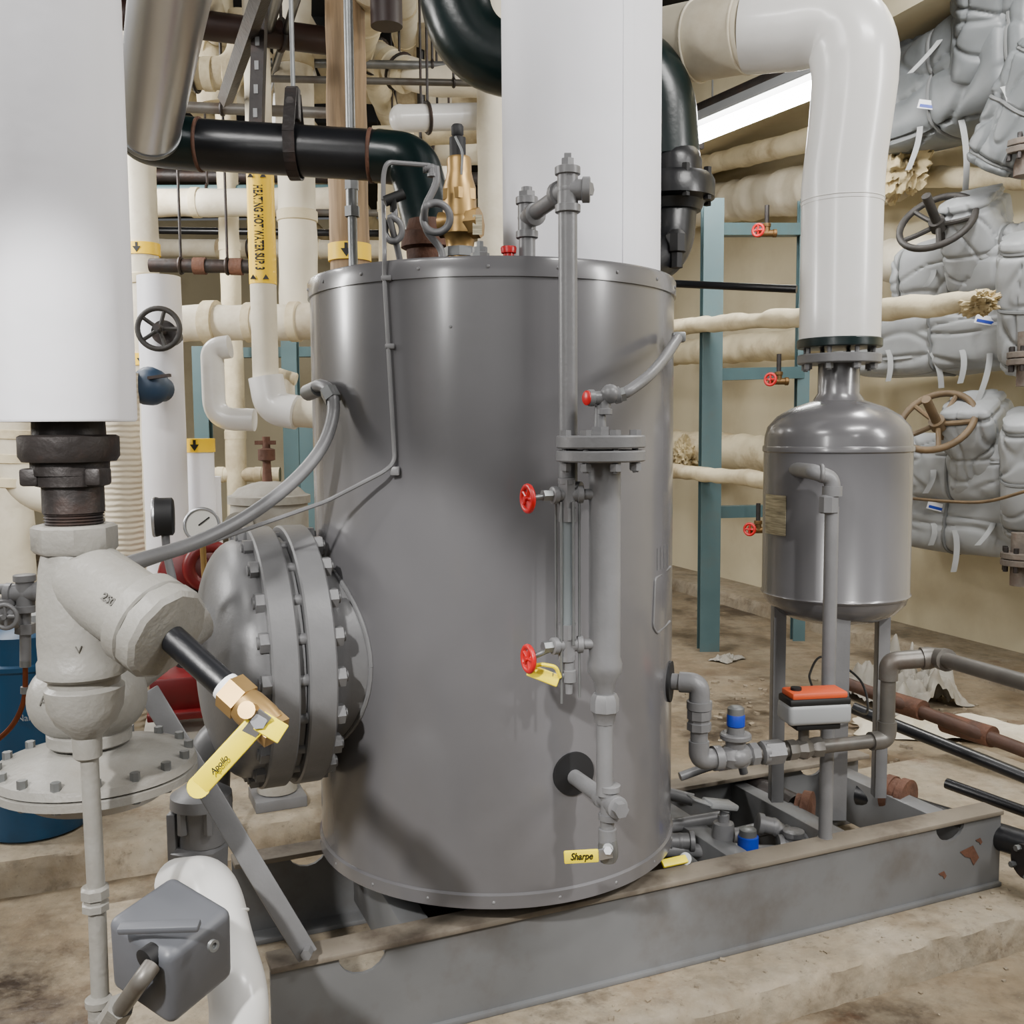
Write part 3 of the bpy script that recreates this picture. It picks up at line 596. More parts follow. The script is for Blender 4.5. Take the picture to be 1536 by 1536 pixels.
gb.part('strap_lip',MB().bar(P(178,1392,1.44),P(300,1388,1.44),.02,.012,up=RB@V((0,0,1)),bev=.004),BOXM)
sg=T('drip_pipe','short bare spigot pipe running into the grey boxy cover','pipe',P(165,1530,1.42))
m=MB(); m.tube([P(228,1448,1.42),P(212,1470,1.40),P(168,1532,1.50)],.0135,16,fil=.02); sg.part('pipe',m,PIPE)
m=MB(); m.hexp(P(182,1508,1.47),P(164,1538,1.51),.021); sg.part('nut',m,CAST)

# ------------------------------------------------------------------ small vessel on right
YVS=2.95; vx=P(1254,760,YVS).x
vs=T('pressure_vessel','small grey vertical flash vessel on legs at the right of the skid','pressure vessel',(vx,YVS,.32))
m=MB(); vl(m,1254,YVS,[(598,28),(604,45),(612,68),(624,88),(640,102),(655,106),(672,107)],64,ref=760); vs.part('top_head',m,GREY)
m=MB(); vl(m,1254,YVS,[(668,108),(670,109),(676,109),(678,107),(884,107),(887,109),(890,107)],64,ref=760); vs.part('shell',m,GREY)
m=MB(); vl(m,1254,YVS,[(886,107),(900,102),(914,89),(924,68),(930,40),(933,10)],64,ref=760); vs.part('bottom_head',m,GREY)
m=MB(); vl(m,1254,YVS,[(540,30),(590,30),(602,38)],32,ref=760); vs.part('neck',m,GREY)
m=MB(); c=V((vx,YVS,P(1254,546,YVS).z)); m.disc(c,c+V((0,0,.027)),S(60,YVS),48); vs.part('flange',m,GREY2)
for k in range(8):
    a=2*PI*k/8+.2; p=c+V((.098*math.cos(a),.098*math.sin(a),0)); m=MB().hexp(p+V((0,0,-.016)),p+V((0,0,.0)),.012); m.cyl(p+V((0,0,-.02)),p+V((0,0,.07)),.007,n=8); m.hexp(p+V((0,0,.05)),p+V((0,0,.064)),.012); vs.part('bolt',m,GREY2)
for px,yy,w in ((1168,2.92,.036),(1262,2.78,.04),(1324,2.95,.034)):
    x=P(px,1050,yy).x; m=MB(); m.box((x,yy,(.32+P(px,880,yy).z)/2),(w,.008,P(px,880,yy).z-.32)); m.box((x-w/2+.004,yy+w/2,(.32+P(px,880,yy).z)/2),(.008,w,P(px,880,yy).z-.32)); vs.part('leg',m,GREY2)
VC=V((vx,YVS,0)); VR=S(107,YVS)
p=PC(1162,772,VC,VR); e=p-VC; e.z=0; e.normalize(); t=V((0,0,1)).cross(e)
m=MB()
arcp=[VC+V((0,0,p.z))+ (e*math.cos(a)+t*math.sin(a))*(VR+.003) for a in [-.24+.06*k for k in range(9)]]
for a,b in zip(arcp,arcp[1:]): m.bar(a,b,.002,.115)
vs.part('nameplate',m,PLATE,label='small etched metal nameplate')
wv=T('insulated_pipe','white jacketed pipe above the small vessel, elbowed left overhead','insulated pipe',V((vx,YVS,P(1254,512,YVS).z)))
m=MB(); c2_=V((vx,YVS,P(1254,512,YVS).z)); m.disc(c2_-V((0,0,.02)),c2_+V((0,0,.006)),S(61,YVS),48); wv.part('flange',m,GREEN,label='dark green flange')
zz=lambda py: P(1254,py,YVS).z
m=MB(); m.tube([(vx,YVS,zz(511)),(vx,YVS,zz(300))],.114,48); wv.part('lower_jacket',m,PVC)
m=MB(); top=V((vx+.018,YVS-.03,zz(38)))
path=[V((vx,YVS,zz(308))),V((vx,YVS,zz(285))),V((vx+.002,YVS-.002,zz(262))),V((vx+.006,YVS-.008,zz(230))),V((vx+.011,YVS-.016,zz(195))),V((vx+.015,YVS-.024,zz(160))),V((vx+.018,YVS-.03,zz(130))),V((vx+.018,YVS-.03,zz(112)))]
end=P(1120,48,3.06); d0=(end-top).normalized()
pS=path[-1]; pE=top+d0*.17
for k in range(1,15):
    t=k/14; path.append(pS*(1-t)**2+(top+V((0,0,.03)))*2*t*(1-t)+pE*t*t)
path.append(end)
m.sweep(path,[.1155,.1155,.1145,.1135,.114,.1155,.117,.118]+[.121]*7+[.119]*7+[.117],48); wv.part('elbow_jacket',m,PVC)
m=MB(); m.tube([end-(P(960,78,3.3)-end).normalized()*.02,P(960,78,3.3)],.115,40); wv.part('branch_jacket',m,CREAM2)
for px,py,yy in ((1120,48,3.06),(1048,62,3.16)):
    m=MB(); m.torus(P(px,py,yy),P(960,78,3.3)-end,.116,.004,40); wv.part('seam_band',m,CREAM2)
m=MB(); m.torus((vx,YVS,zz(302)),(0,0,1),.116,.0015,48); wv.part('seam_ring',m,PVC)
pp=T('drain_pipe','slim grey pipe standing in front of the small vessel','pipe',(P(1243,1000,2.66).x,2.66,.32))
x=P(1243,1000,2.66).x; zc_=P(1243,718,2.66).z
m=MB(); m.cyl((x,2.66,.2),(x,2.66,P(1243,760,2.66).z),.0185,n=20); pp.part('pipe',m,GREY2)
m=MB(); vl(m,1243,2.66,[(742,12),(745,15),(768,15),(770,12)],8); pp.part('collar',m,GREY2)
m=MB(); vl(m,1238,2.66,[(1255,10),(1256,13),(1268,13)],8); pp.part('collar',m,GREY2)
el=V((x,2.66,zc_)); m=MB(); m.tube([PC(1198,705,VC,VR)+V((0,.03,0)),P(1222,708,2.66),el+V((0,0,-.0)),el+V((0,0,-.04))],.021,18,fil=.03); m.lathe(el+V((0,0,-.02)),(0,0,-1),[(0,.026),(.026,.026)],16); m.torus(P(1232,710,2.66),(1,-.1,-.05),.02,.006,20); pp.part('elbow',m,GREY2)

# ------------------------------------------------------------------ feed line on right
fz=P(1080,1140,2.47).z; ef=qr+n1*.075; e2_=V((ef.x,ef.y,fz)); fd=V((.96,.28,0)).normalized()
fp=T('feed_pipe','grey feed pipe run from the tank right side towards the small vessel','pipe',V((ef.x,ef.y,fz)))
fp.part('nipple',MB().cyl(qr,ef,.021,n=18),GREY2)
m=MB(); m.tube([ef-n1*.05,ef,ef+V((0,0,-.06))],.026,18,fil=.045); m.lathe(ef+V((0,0,-.045)),(0,0,-1),[(0,.032),(.02,.032)],18); fp.part('elbow',m,GREY2)
fp.part('drop',MB().cyl(ef+V((0,0,-.04)),e2_+V((0,0,.03)),.022,n=18),GREY2)
m=MB(); k_=(ef+e2_)/2; m.lathe(k_+V((0,0,.035)),(0,0,-1),[(0,.025),(.004,.031),(.026,.031),(.03,.027),(.034,.027),(.036,.031),(.055,.031),(.057,.025)],8); fp.part('union',m,GREY2)
m=MB(); m.tube([e2_+V((0,0,.05)),e2_,e2_+fd*.06],.026,18,fil=.045); m.lathe(e2_+fd*.04,fd,[(0,.032),(.02,.032)],18); fp.part('elbow',m,GREY2)
def along(px):
    t=0
    for _ in range(60):
        p=e2_+fd*t; r=p-CAM; cc=RM.transposed()@r; sx=768+F*cc.x/(-cc.z)
        t+=(px-sx)/F*2.5
    return e2_+fd*t
pB=along(1330); m=MB(); m.cyl(e2_+fd*.05,pB,.0185,n=18); fp.part('run',m,PIPE)
m=MB(); m.hexp(along(1145),along(1172),.032); m.lathe(along(1140),fd,[(0,.022),(.004,.03),(.018,.03),(.02,.022)],18); fp.part('union',m,GREY2)
m=MB(); zE=P(1340,992,pB.y).z; m.tube([pB-fd*.05,pB,pB+V((0,0,.05))],.025,18,fil=.04); fp.part('elbow',m,PIPE)
pT=V((pB.x,pB.y,zE)); fp.part('riser',MB().cyl(pB+V((0,0,.03)),pT-V((0,0,.03)),.02,n=18),PIPE)
t1=P(1405,986,2.62); m=MB(); m.tube([pT-V((0,0,.05)),pT,t1],.025,18,fil=.05); fp.part('elbow',m,PIPE)
t3=P(1580,1036,2.15); m=MB(); m.cyl(pT+(t1-pT)*.3,t1,.02,n=18); m.cyl(t1,t3,.02,n=18); fp.part('run',m,PIPE)
m=MB(); m.ball(t1,.026); m.lathe(t1,t3-t1,[(0,.025),(.03,.03),(.05,.03)],18); m.lathe(t1,pT-t1,[(0,.025),(.02,.03),(.04,.03)],18); fp.part('elbow',m,PIPE)
fp.part('thread_tape',MB().cyl(along(1212),along(1221),.0205,n=18),TAGW)
sv=T('solenoid_valve','small valve with blue cap on the feed pipe near the tank','valve',along(1103)-V((0,0,.04)))
c=along(1103); m=MB(); m.lathe(c-fd*.06,fd,[(0,.03),(.02,.03),(.024,.024),(.04,.034),(.08,.034),(.096,.024),(.1,.03),(.12,.03)],8); m.ball(c,.038,18,(1.1,1,.8)); m.cyl(c,c+V((0,0,.055)),.026,n=20); sv.part('body',m,GREY2)
m=MB(); m.disc(c+V((0,0,.045)),c+V((0,0,.06)),.04,24,.003); m.cyl(c+V((0,0,.055)),c+V((0,0,.078)),.022); sv.part('bonnet',m,GREY2)
sv.part('coil_band',MB().lathe(c+V((0,0,.078)),(0,0,1),[(0,.02),(.003,.023),(.03,.023),(.034,.021)],24),BLUE2,label='blue band')
sv.part('cap',MB().lathe(c+V((0,0,.11)),(0,0,1),[(0,.022),(.016,.021),(.02,.016),(.021,.006)],24),GALV)
av=T('actuated_valve','motor operated valve with orange topped grey actuator on the feed pipe','valve actuator',along(1205)-V((0,0,.03)))
c=along(1205); RA=M((fd,V((-fd.y,fd.x,0)),V((0,0,1)))).transposed()
m=MB(); m.lathe(c-fd*.05,fd,[(0,.028),(.02,.028),(.03,.022),(.05,.03),(.07,.022),(.08,.028),(.1,.028)],8); m.cyl(c,c+V((0,0,.07)),.014,n=14); av.part('body',m,PIPE)
ac=c+V((.02,-.02,.115)); RA=RA@M.Rotation(math.radians(-8),3,'Z')
av.part('housing',MB().box(ac-V((0,0,.008)),(.17,.085,.055),RA,.012,3),LGREY)
av.part('bracket',MB().box(ac-V((.0,0,.042)),(.12,.06,.018),RA,.004),INK)
av.part('black_band',MB().box(ac+V((0,0,.024)),(.165,.08,.02),RA,.006),INK)
av.part('orange_lid',MB().box(ac+V((0,0,.04)),(.15,.074,.018),RA,.006),ORANGE,label='orange lid')
m=MB(); m.cyl(ac+RA@V((-.05,0,.045)),ac+RA@V((-.05,0,.056)),.014); av.part('knob',m,INK)
m=MB(); m.curve([ac+RA@V((.085,.02,.0)),P(1300,1070,2.75),P(1290,1020,2.85),P(1235,985,2.95),P(1215,1010,2.9),P(1218,1030,2.85)],.0035,8); av.part('cable',m,INK)
YQ=2.72
lw=T('drain_manifold','low grey drain piping lying inside the skid behind the front channel','pipe manifold',P(1110,1300,YQ))
def LQ(px,py,dy=0): return P(px,py,YQ+dy)
lw.part('run',MB().cyl(LQ(985,1275),LQ(1185,1278,.1),.019,n=16),GREY2); lw.part('run',MB().cyl(LQ(1000,1240,.12),LQ(1090,1225,.14),.02,n=16),GREY2)
for a_ in ((LQ(1086,1280,.03),[(0,0,1),(1,0,0),(-1,0,0)],.02,.045),(LQ(1160,1240,.15),[(-.9,0,.2),(.8,0,-.6)],.022,.05),(LQ(1190,1268,.1),[(0,0,1),(-1,0,0),(.6,.6,0)],.022,.045),(LQ(1020,1262,.02),[(1,0,0),(-1,0,0)],.02,.04)): lw.part('fitting',MB().fit(*a_),GREY2)
m=MB(); m.tube([LQ(1020,1165,.3),LQ(1062,1150,.32),LQ(1110,1138,.34),LQ(1116,1160,.34)],.014,12,fil=.03); lw.part('upper_line',m,GREY2)
lw.part('back_run',MB().cyl(LQ(1000,1190,.1),LQ(1040,1200,.08),.018,n=14),GREY2); lw.part('back_run',MB().cyl(LQ(1050,1265,.2),LQ(1180,1235,.26),.022,n=16),GREY2)
ll=T('ball_valve','ball valve with flat bare grey lever on the drain manifold','ball valve',LQ(1085,1262,.03))
m=MB(); vl(m,1085,YQ+.03,[(1222,9),(1232,9),(1234,16),(1250,18),(1268,16),(1270,12)],10); ll.part('body',m,GREY2)
m=MB(); m.bar(LQ(1036,1196,-.06),LQ(1088,1215,.02),.034,.006,up=(0,-.2,1),bev=.003); m.bar(LQ(1060,1204,-.02),LQ(1100,1208,.03),.05,.018,up=(0,-.1,1),bev=.006); m.cyl(LQ(1086,1225,.03),LQ(1086,1206,.03),.012); ll.part('lever',m,LGREY)
YW=2.70
lb_=T('ball_valve','low valve with blue capped stem inside the skid','valve',P(1122,1285,YW))
m=MB(); vl(m,1122,YW,[(1272,12),(1276,16),(1294,16),(1298,10)],10); lb_.part('body',m,GALV)
m=MB(); vl(m,1122,YW,[(1252,12),(1254,16),(1274,16),(1275,12)],20); lb_.part('band',m,BLUE2,label='blue band'); m=MB(); vl(m,1122,YW,[(1242,8),(1244,13),(1253,14)],16); lb_.part('cap',m,GALV)
ly=T('ball_valve','yellow lever ball valve half hidden behind the front skid channel','ball valve',P(1015,1300,2.5))
m=MB(); m.bar(P(993,1296,2.47),P(1030,1288,2.50),.022,.009,up=(0,-.8,1),bev=.003); ly.part('lever',m,YEL,label='yellow vinyl lever'); m=MB(); m.cyl(P(1028,1288,2.5),P(1040,1298,2.6),.016); ly.part('body',m,GALV)
rf=T('pipe_flange','rusty round pipe end between the vessel legs','pipe end',P(1212,1240,3.05))
m=MB(); m.lathe(P(1195,1214,3.02),V((1,-.55,0)),[(0,.05),(.02,.05),(.02,.062),(.045,.062),(.045,.05),(.05,.035)],28); rf.part('hub',m,RUST); m=MB(); m.cyl(P(1195,1214,3.02),P(1195,1214,3.02)+V((-.15,.3,0)),.045); rf.part('pipe',m,IRON)
def floorpipe(name,label,pts,r,m1,cat='pipe'):
    return solo(name,label,cat,MB().tube(pts,r,16,fil=.1),m1,pts[0])
bp=T('steel_pipe','black pipe with rusty flange running right beyond the vessel legs','pipe',P(1340,1190,3.15))
q0=P(1290,1190,3.2); q1=P(1660,1305,2.65); m=MB(); m.cyl(q0,q1,.04,n=20); bp.part('pipe',m,BLACK); m=MB(); m.lathe(P(1330,1188,3.12),q1-q0,[(0,.058),(.025,.058),(.025,.052),(.05,.052),(.05,.06),(.075,.06)],24); bp.part('flange',m,RUST,label='rusty flange')
floorpipe('steel_pipe','thin black pipe on the floor at right, above the flanged black pipe',[P(1280,1062,3.6),P(1660,1215,3.1)],.022,BLACK)
cpp=T('steel_pipe','rusty brown pipe with joints on the floor at right beyond the small vessel','pipe',P(1400,1080,3.9))
m=MB(); m.cyl(P(1270,1025,4.3),P(1640,1165,3.5),.027,n=18); cpp.part('pipe',m,RUSTY)
for px,py,yy in ((1352,1056,4.12),(1452,1094,3.9)):
    c=P(px,py,yy); cpp.part('coupling',MB().cyl(c-V((.05,-.1,.0)),c+V((.05,-.1,-.0)),.042,n=16),RUST)
def sheet(name,label,c,sx,sy,hh_,sd,m1,rot):
    m=MB(); N=60; c=V(c); R=M.Rotation(rot,3,'Z')
    for j in range(N+1):
        for i in range(N+1):
            u,v=i/N*2-1,j/N*2-1; ed=1+.25*noise.noise(V((u*2+sd,v*2,1)))
            n=abs(noise.noise(V((u*1.6+sd,v*1.6,3))))*1.1+abs(noise.noise(V((u*4+sd,v*4,5))))*.5+.12*noise.noise(V((u*9,v*9,sd)))
            fall=max(0,1-(u*u+v*v)*.62); m.v.append(c+R@V((u*sx*ed,v*sy*ed,.006+hh_*max(0,n)*fall)))
    for j in range(N):
        for i in range(N): a=j*(N+1)+i; m.f.append((a,a+1,a+N+2,a+N+1))
    m.ang=70; return solo(name,label,'insulation scrap',m,m1,c)
sheet('insulation_scrap','crumpled grey white wrap lying on the floor behind the vessel legs',PZ(1345,1046,0),.26,.28,.5,3,FILM,.3)
sheet('insulation_scrap','long flattened cream wrap on the floor below the beige wall at right',PZ(1475,1105,0),.55,.16,.14,8,CREAM2,-.3)
sheet('insulation_scrap','small white scrap on the floor near the teal post foot',PZ(1090,990,0),.10,.07,.05,5,FILM,.8)
floorpipe('steel_pipe','lowest black pipe running off at the right edge beyond the skid end',[P(1420,1175,3.25),P(1660,1262,2.85)],.018,BLACK)
fr=T('pipe_flange','dark flanged stub on the floor past the right end of the skid','flange',P(1530,1300,2.75))
m=MB(); m.lathe(P(1545,1292,2.75),V((-.9,-.3,.0)),[(-.1,.03),(0,.03),(0,.05),(.02,.05),(.02,.025)],24); fr.part('flange',m,IRON)
for k in range(4):
    x,y,d=basis(V((-.9,-.3,0))); c=P(1545,1292,2.75)+(x*math.cos(k*PI/2+.5)+y*math.sin(k*PI/2+.5))*.04; fr.part('bolt',MB().hexp(c-d*.01,c+d*.035,.009),GALV)

# ------------------------------------------------------------------ right wall rack
rk=T('pipe_rack','dull teal steel pipe rack standing along the beige right wall','pipe rack',PZ(1062,975,0))
pA_=PZ(1062,975,0); pB_=PZ(1196,960,0)
def ibeam(p,h,w):
    m=MB(); m.box((p.x,p.y-w*.4,h/2),(w,.012,h)); m.box((p.x,p.y+w*.4,h/2),(w,.012,h)); m.box((p.x,p.y,h/2),(.014,w*.8,h)); return m
rk.part('post',ibeam(pA_,P(1068,300,pA_.y).z,.125),TEAL); rk.part('post',ibeam(pB_,P(1200,300,pB_.y).z,.08),TEAL)
for py in (345,562,768):
    a=P(1068,py,pA_.y); b=P(1200,py-3 if py!=345 else py,pB_.y); m=MB(); m.bar(a,b,.09,.075); rk.part('bracket',m,TEAL)
def wallpipe(label,x0,y0,x1,y1,w,off,m1,name='insulated_pipe',n=24,rag=.09):
    a=PWL(x0,y0,off); b=PWL(x1,y1,off); r=w/2*(a.y+b.y)/2/F
    mb=MB(); d=b-a; L=d.length; pr=[]
    for k in range(91):
        t=L*k/90; pr.append((t,r*(1+rag*noise.noise(V((t*3,y0*.1,x0*.01)))+rag*.7*noise.noise(V((t*13,y0*.1,4))))))
    mb.lathe(a,d,pr,n)
    for i in range(len(mb.v)): mb.v[i]=mb.v[i]+V((noise.noise(mb.v[i]*7),noise.noise(mb.v[i]*7+V((3,3,3))),noise.noise(mb.v[i]*7+V((7,1,5)))))*r*rag*1.3
    mb.ang=80; return solo(name,label,'insulated pipe',mb,m1,a)
wallpipe('cream lagged pipe on the rack just below the fluorescent light',1000,262,1230,206,30,.5,CREAM)
wallpipe('fat cream lagged pipe under the top rack level',1000,318,1345,262,62,.3,CREAM2)
wallpipe('slim cream lagged pipe with torn end at the middle rack level',1000,492,1478,452,28,1.5,CREAM,rag=.2)
wallpipe('cream lagged pipe slung under the middle teal bracket',1000,530,1330,508,44,.45,CREAM)
wallpipe('fat cream lagged pipe at the lowest rack level',1000,668,1480,712,58,.4,CREAM)
wallpipe('slim cream lagged pipe in front of the rack below the lowest fat pipe',1000,706,1350,740,26,1.5,CREAM,rag=.2)
wallpipe('slim cream pipe high on the right wall behind the white pipe elbow',1280,262,1545,268,30,.35,CREAM)
wallpipe('white lagged pipe running into the middle level grey blankets',1300,395,1480,380,64,.3,CREAM2)
bp_=MB(); bp_.cyl(P(1000,425,3.3),P(1195,434,3.1),.012,n=14); solo('steel_pipe','thin black straight pipe between tank rim and the vessel white pipe','pipe',bp_,BLACK,P(1000,427,3.3))
def rag_(label,px,py,off,rad,sd):
    rg=MB(); rg.ang=60; rg.blob(PWL(px,py,off),rad,None,2.3,.45,2.2,sd); solo('torn_lagging',label,'lagging',rg,RAG,PWL(px,py,off))
rag_('ragged torn cream lagging end at upper right below the grey blankets',1350,240,.5,(.14,.26,.2),8)
rag_('torn yellowed lagging tuft at the end of the slim middle pipe',1468,455,1.5,(.05,.14,.045),9)
rag_('torn lagging end on the lowest rack pipe beside the tank',1030,682,.5,(.11,.18,.14),11)
for px,py,lab in ((1150,350,'small valve with red wheel on the top teal bracket'),(1168,572,'small valve with red wheel under the middle teal bracket'),(1137,795,'small valve with red wheel under the lowest rack pipe')):
    c=P(px,py,6.3); t=T('gate_valve',lab,'valve',c); m=MB(); m.fit(c,[(1,0,0),(0,0,1),(-1,0,0)],.018,.06); t.part('body',m,DBRASS); t.part('handwheel',MB().wheel(c+V((-.065,-.05,.01)),V((-.8,-1,.1)),.035,.009,4),RED,label='small red handwheel')
    t.part('stub',MB().cyl(c+V((0,0,.04)),c+V((0,0,.17)),.014),IRON)
# grey removable insulation blankets: quilted cloth wraps with broad folds
NW,KW=110,84
def wrap(m,c,d,L,r,sd,rz=1.0,n=NW,K_=KW):
    x,y,d=basis(d); c=V(c)
    i0=len(m.v)
    for j in range(K_+1):
        t=j/K_*2-1; prof=.80+.20*max(0,1-abs(t)**6)
        prof-=.14*math.exp(-((abs(t)-.80)/.04)**2)+.06*math.exp(-((t-.05)/.035)**2)
        if abs(t)>.96: prof*=max(.25,1-(abs(t)-.96)*10)
        for k in range(n):
            a=2*PI*k/n; ca,sa=math.cos(a+.4),math.sin(a+.4); e=x*ca+y*sa
            sq=(abs(ca)**5+abs(sa)**5)**(-1/5); sq=1+(sq-1)*.85
            def nz(f,g,s2): return noise.noise(V((ca*f+sd*1.3+s2,sa*f+s2*.3,t*g+s2)))
            n1=nz(.9,1.0,0); n2=nz(.8,1.3,7); n3=nz(1.5,.8,13); n4=nz(1.8,3.0,21)
            w=.12*n1-.08*math.exp(-(n2/.045)**2)-.07*math.exp(-(n3/.05)**2)+.05*n4+.04*abs(t)**5*math.cos(9*a+sd)
            rr_=r*prof*sq*(1+w); p=c+d*(t*L/2)+e*rr_
            p.z=c.z+(p.z-c.z)*rz-max(0,-(e.z))*.05*(1-t*t); m.v.append(p)
    for j in range(K_):
        for k in range(n):
            k2=(k+1)%n; m.f.append((i0+j*n+k,i0+j*n+k2,i0+(j+1)*n+k2,i0+(j+1)*n+k))
    m.f.append(tuple(i0+k for k in range(n))[::-1]); m.f.append(tuple(i0+K_*n+k for k in range(n))); return m
def jacket(label,px,py,off,L,r,mt,sd,d=None,rz=1.0,wheel=None,straps=(),tag=None,hood=()):
    c=PWL(px,py,off); t=T('insulation_blanket',label,'insulation blanket',c-V((0,0,r*rz)))
    d=V(d) if d else wd
    m=MB(); m.ang=55; wrap(m,c,d,L,r,sd,rz)
    mm=MB(); mm.v=list(m.v); mm.f=list(m.f)
    t.part('blanket',m,mt)
    for (hx,hy,ho,hd,hL,hr,hs) in hood:
        h=MB(); h.ang=55; wrap(h,PWL(hx,hy,ho),V(hd),hL,hr,hs,1.0); t.part('hood',h,mt); n0=len(mm.v); mm.v+=h.v; mm.f+=[tuple(i+n0 for i in f) for f in h.f]
    x,y,dd_=basis(d)
    for tt in (-.80,.05,.80):
        j=round((tt+1)/2*KW); s=MB(); ring=[m.v[j*NW+k]+((m.v[j*NW+k]-(c+dd_*(tt*L/2))).normalized())*.006 for k in range(0,NW,2)]; ring.append(ring[0])
        s.sweep(ring,.010,6,False); t.part('seam_cord',s,CORD)
    if wheel:
        wx_,wy_,R_,ax,m1=wheel; wc_=PWL(wx_,wy_,off+.35); ax=V(ax).normalized()
        h=t.part('handwheel',MB().wheel(wc_,ax,R_,R_*.095,5,.02),m1); s=MB(); s.cyl(wc_-ax*.38,wc_+ax*.18,.024,n=12); t.part('stem',s,m1,h)
    for (a,b,e,f) in straps:
        l,n=mm.hit(a,b)
        A_=l if l is not None else PWL(a,b,off+.3)
        vw=(CAM-A_).normalized(); A_=A_+vw*.012; B_=P(e,f,A_.y-.03); mid=(A_+B_)/2+vw*.035+V((.03,0,.02))
        pts=[A_*(1-u)**2+mid*2*u*(1-u)+B_*u*u for u in [k/8 for k in range(9)]]
        s=MB(); s.ribbon(pts,.03,.004,(.94,-.3,.1)); t.part('strap',s,STRAP)
    if tag:
        l,n=mm.hit(tag[0],tag[1])
        if l is not None:
            vw=(CAM-l).normalized(); l=l+vw*.03; RT=M((V((0,0,1)).cross(vw).normalized(),-vw,V((0,0,1)))).transposed()@M.Rotation(.25,3,'Y')
            tg=t.part('tag',MB().box(l,(.10,.006,.045),RT),TAGW,label='white and blue maker tag'); t.part('tag_print',MB().box(l+RT@V((0,-.004,-.008)),(.08,.003,.016),RT),BLUE2,tg)
    return t
jacket('dark grey strapped blanket high at the upper right corner',1435,120,.6,1.3,.25,BLANK2,2,rz=1.05,straps=((1380,190,1362,255),(1442,180,1448,285),(1480,170,1470,225),(1410,60,1365,110)),tag=(1392,157),hood=((1395,30,.5,(.3,-.5,.8),.75,.20,3.3),(1495,20,.7,(-.2,-.4,.9),.75,.21,5.1)))
jacket('dark grey blanket at the right edge above the topmost flange stub',1540,165,.75,.6,.16,BLANK2,4,d=(.2,-.5,.85),straps=((1505,130,1515,180),))
jacket('light grey blanket with dark handwheel at middle level of the right wall',1450,398,.55,.9,.17,BLANK,5,wheel=(1405,333,.19,(-.55,-.55,.62),DKW),straps=((1400,405,1388,430),),hood=((1470,366,.62,(-.35,-.3,.9),.55,.16,2.2),))
jacket('light grey blanket wrapping the pipe beneath the dark handwheel valve',1420,504,.5,1.7,.175,BLANK,6,straps=((1395,525,1412,582),(1443,525,1440,575),(1485,530,1466,602),(1332,525,1332,572)),tag=(1478,480))
jacket('light grey blanket with brown handwheel at the lower level of the right wall',1450,693,.55,.9,.165,BLANK,7,wheel=(1405,632,.19,(-.55,-.55,.62),TANW),straps=((1400,705,1388,740),),hood=((1472,668,.62,(-.35,-.3,.9),.55,.16,4.4),))
jacket('light grey blanket wrapping the pipe beneath the brown handwheel valve',1440,776,.5,1.5,.15,BLANK,8,straps=((1432,795,1430,858),(1490,785,1466,818),(1400,785,1396,818)),tag=(1405,760))
jacket('light grey blanket at the right edge of the middle level',1548,455,.65,.7,.16,BLANK,9,d=(-.2,-.3,.9))
jacket('light grey blanket at the right edge of the lower level',1552,710,.65,.65,.15,BLANK,10,d=(-.2,-.3,.9))
cord=MB(); cord.curve([PWL(1340,745,.9),PWL(1420,752,1.0),PWL(1480,752,1.0),PWL(1545,735,1.0)],.008,8); solo('cord','long thin cord sagging across the lower blankets','cord',cord,TANW,PWL(1340,745,.9))
for px,py,lab in ((1538,232,'weathered bolted flange stub at the right edge, topmost of three'),(1542,548,'weathered bolted flange stub at the right edge, middle of three'),(1532,848,'weathered bolted flange stub at the right edge, lowest of three')):
    c=PWL(px,py,.8); t=T('valve_bonnet',lab,'flange',c,'flange stubs along the right edge'); m=MB(); m.disc(c,c+V((0,0,.03)),.095,28); m.disc(c+V((0,0,.034)),c+V((0,0,.064)),.095,28); m.cyl(c-V((0,0,.1)),c,.05); m.cyl(c+V((0,0,.06)),c+V((0,0,.16)),.05); t.part('flange',m,STUB)
    for k in range(8):
        a=k*PI/4; t.part('bolt',MB().hexp(c+V((.078*math.cos(a),.078*math.sin(a),-.03)),c+V((.078*math.cos(a),.078*math.sin(a),.09)),.012),IRON)
fl_=T('fluorescent_light','bright twin tube fluorescent strip light by the right wall beside the white pipe','ceiling light',(1.3,5.6,3.2))
fa=P(1030,210,6.3); fb=P(1252,122,5.25); fa.z=fb.z=(fa.z+fb.z)/2; dl=(fb-fa).normalized(); sd_=dl.cross(V((0,0,1))).normalized()
for s_ in (-.05,.05): fl_.part('tube',MB().cyl(fa+sd_*s_,fb+sd_*s_,.026,n=16),LAMP)
m=MB(); m.poly([fa+sd_*x+V((0,0,z)) for x,z in ((-.15,.02),(-.06,.085),(.06,.085),(.15,.02),(.15,.03),(.06,.12),(-.06,.12),(-.15,.03))],fb-fa); fl_.part('reflector',m,LGREY)
m=MB(); m.bar(fa+V((0,0,.14)),fb+V((0,0,.14)),.13,.05,bev=.008); fl_.part('housing',m,IRON)
for p_,q_ in ((fb,fb+dl*.03),(fa-dl*.03,fa)): fl_.part('end_cap',MB().bar(p_+V((0,0,.05)),q_+V((0,0,.05)),.28,.17,bev=.008),IRON)
for t in (.2,.8):
    p=fa.lerp(fb,t); fl_.part('chain',MB().cyl(p+V((0,0,.15)),(p.x,p.y,4.2),.006,n=6),GALV)

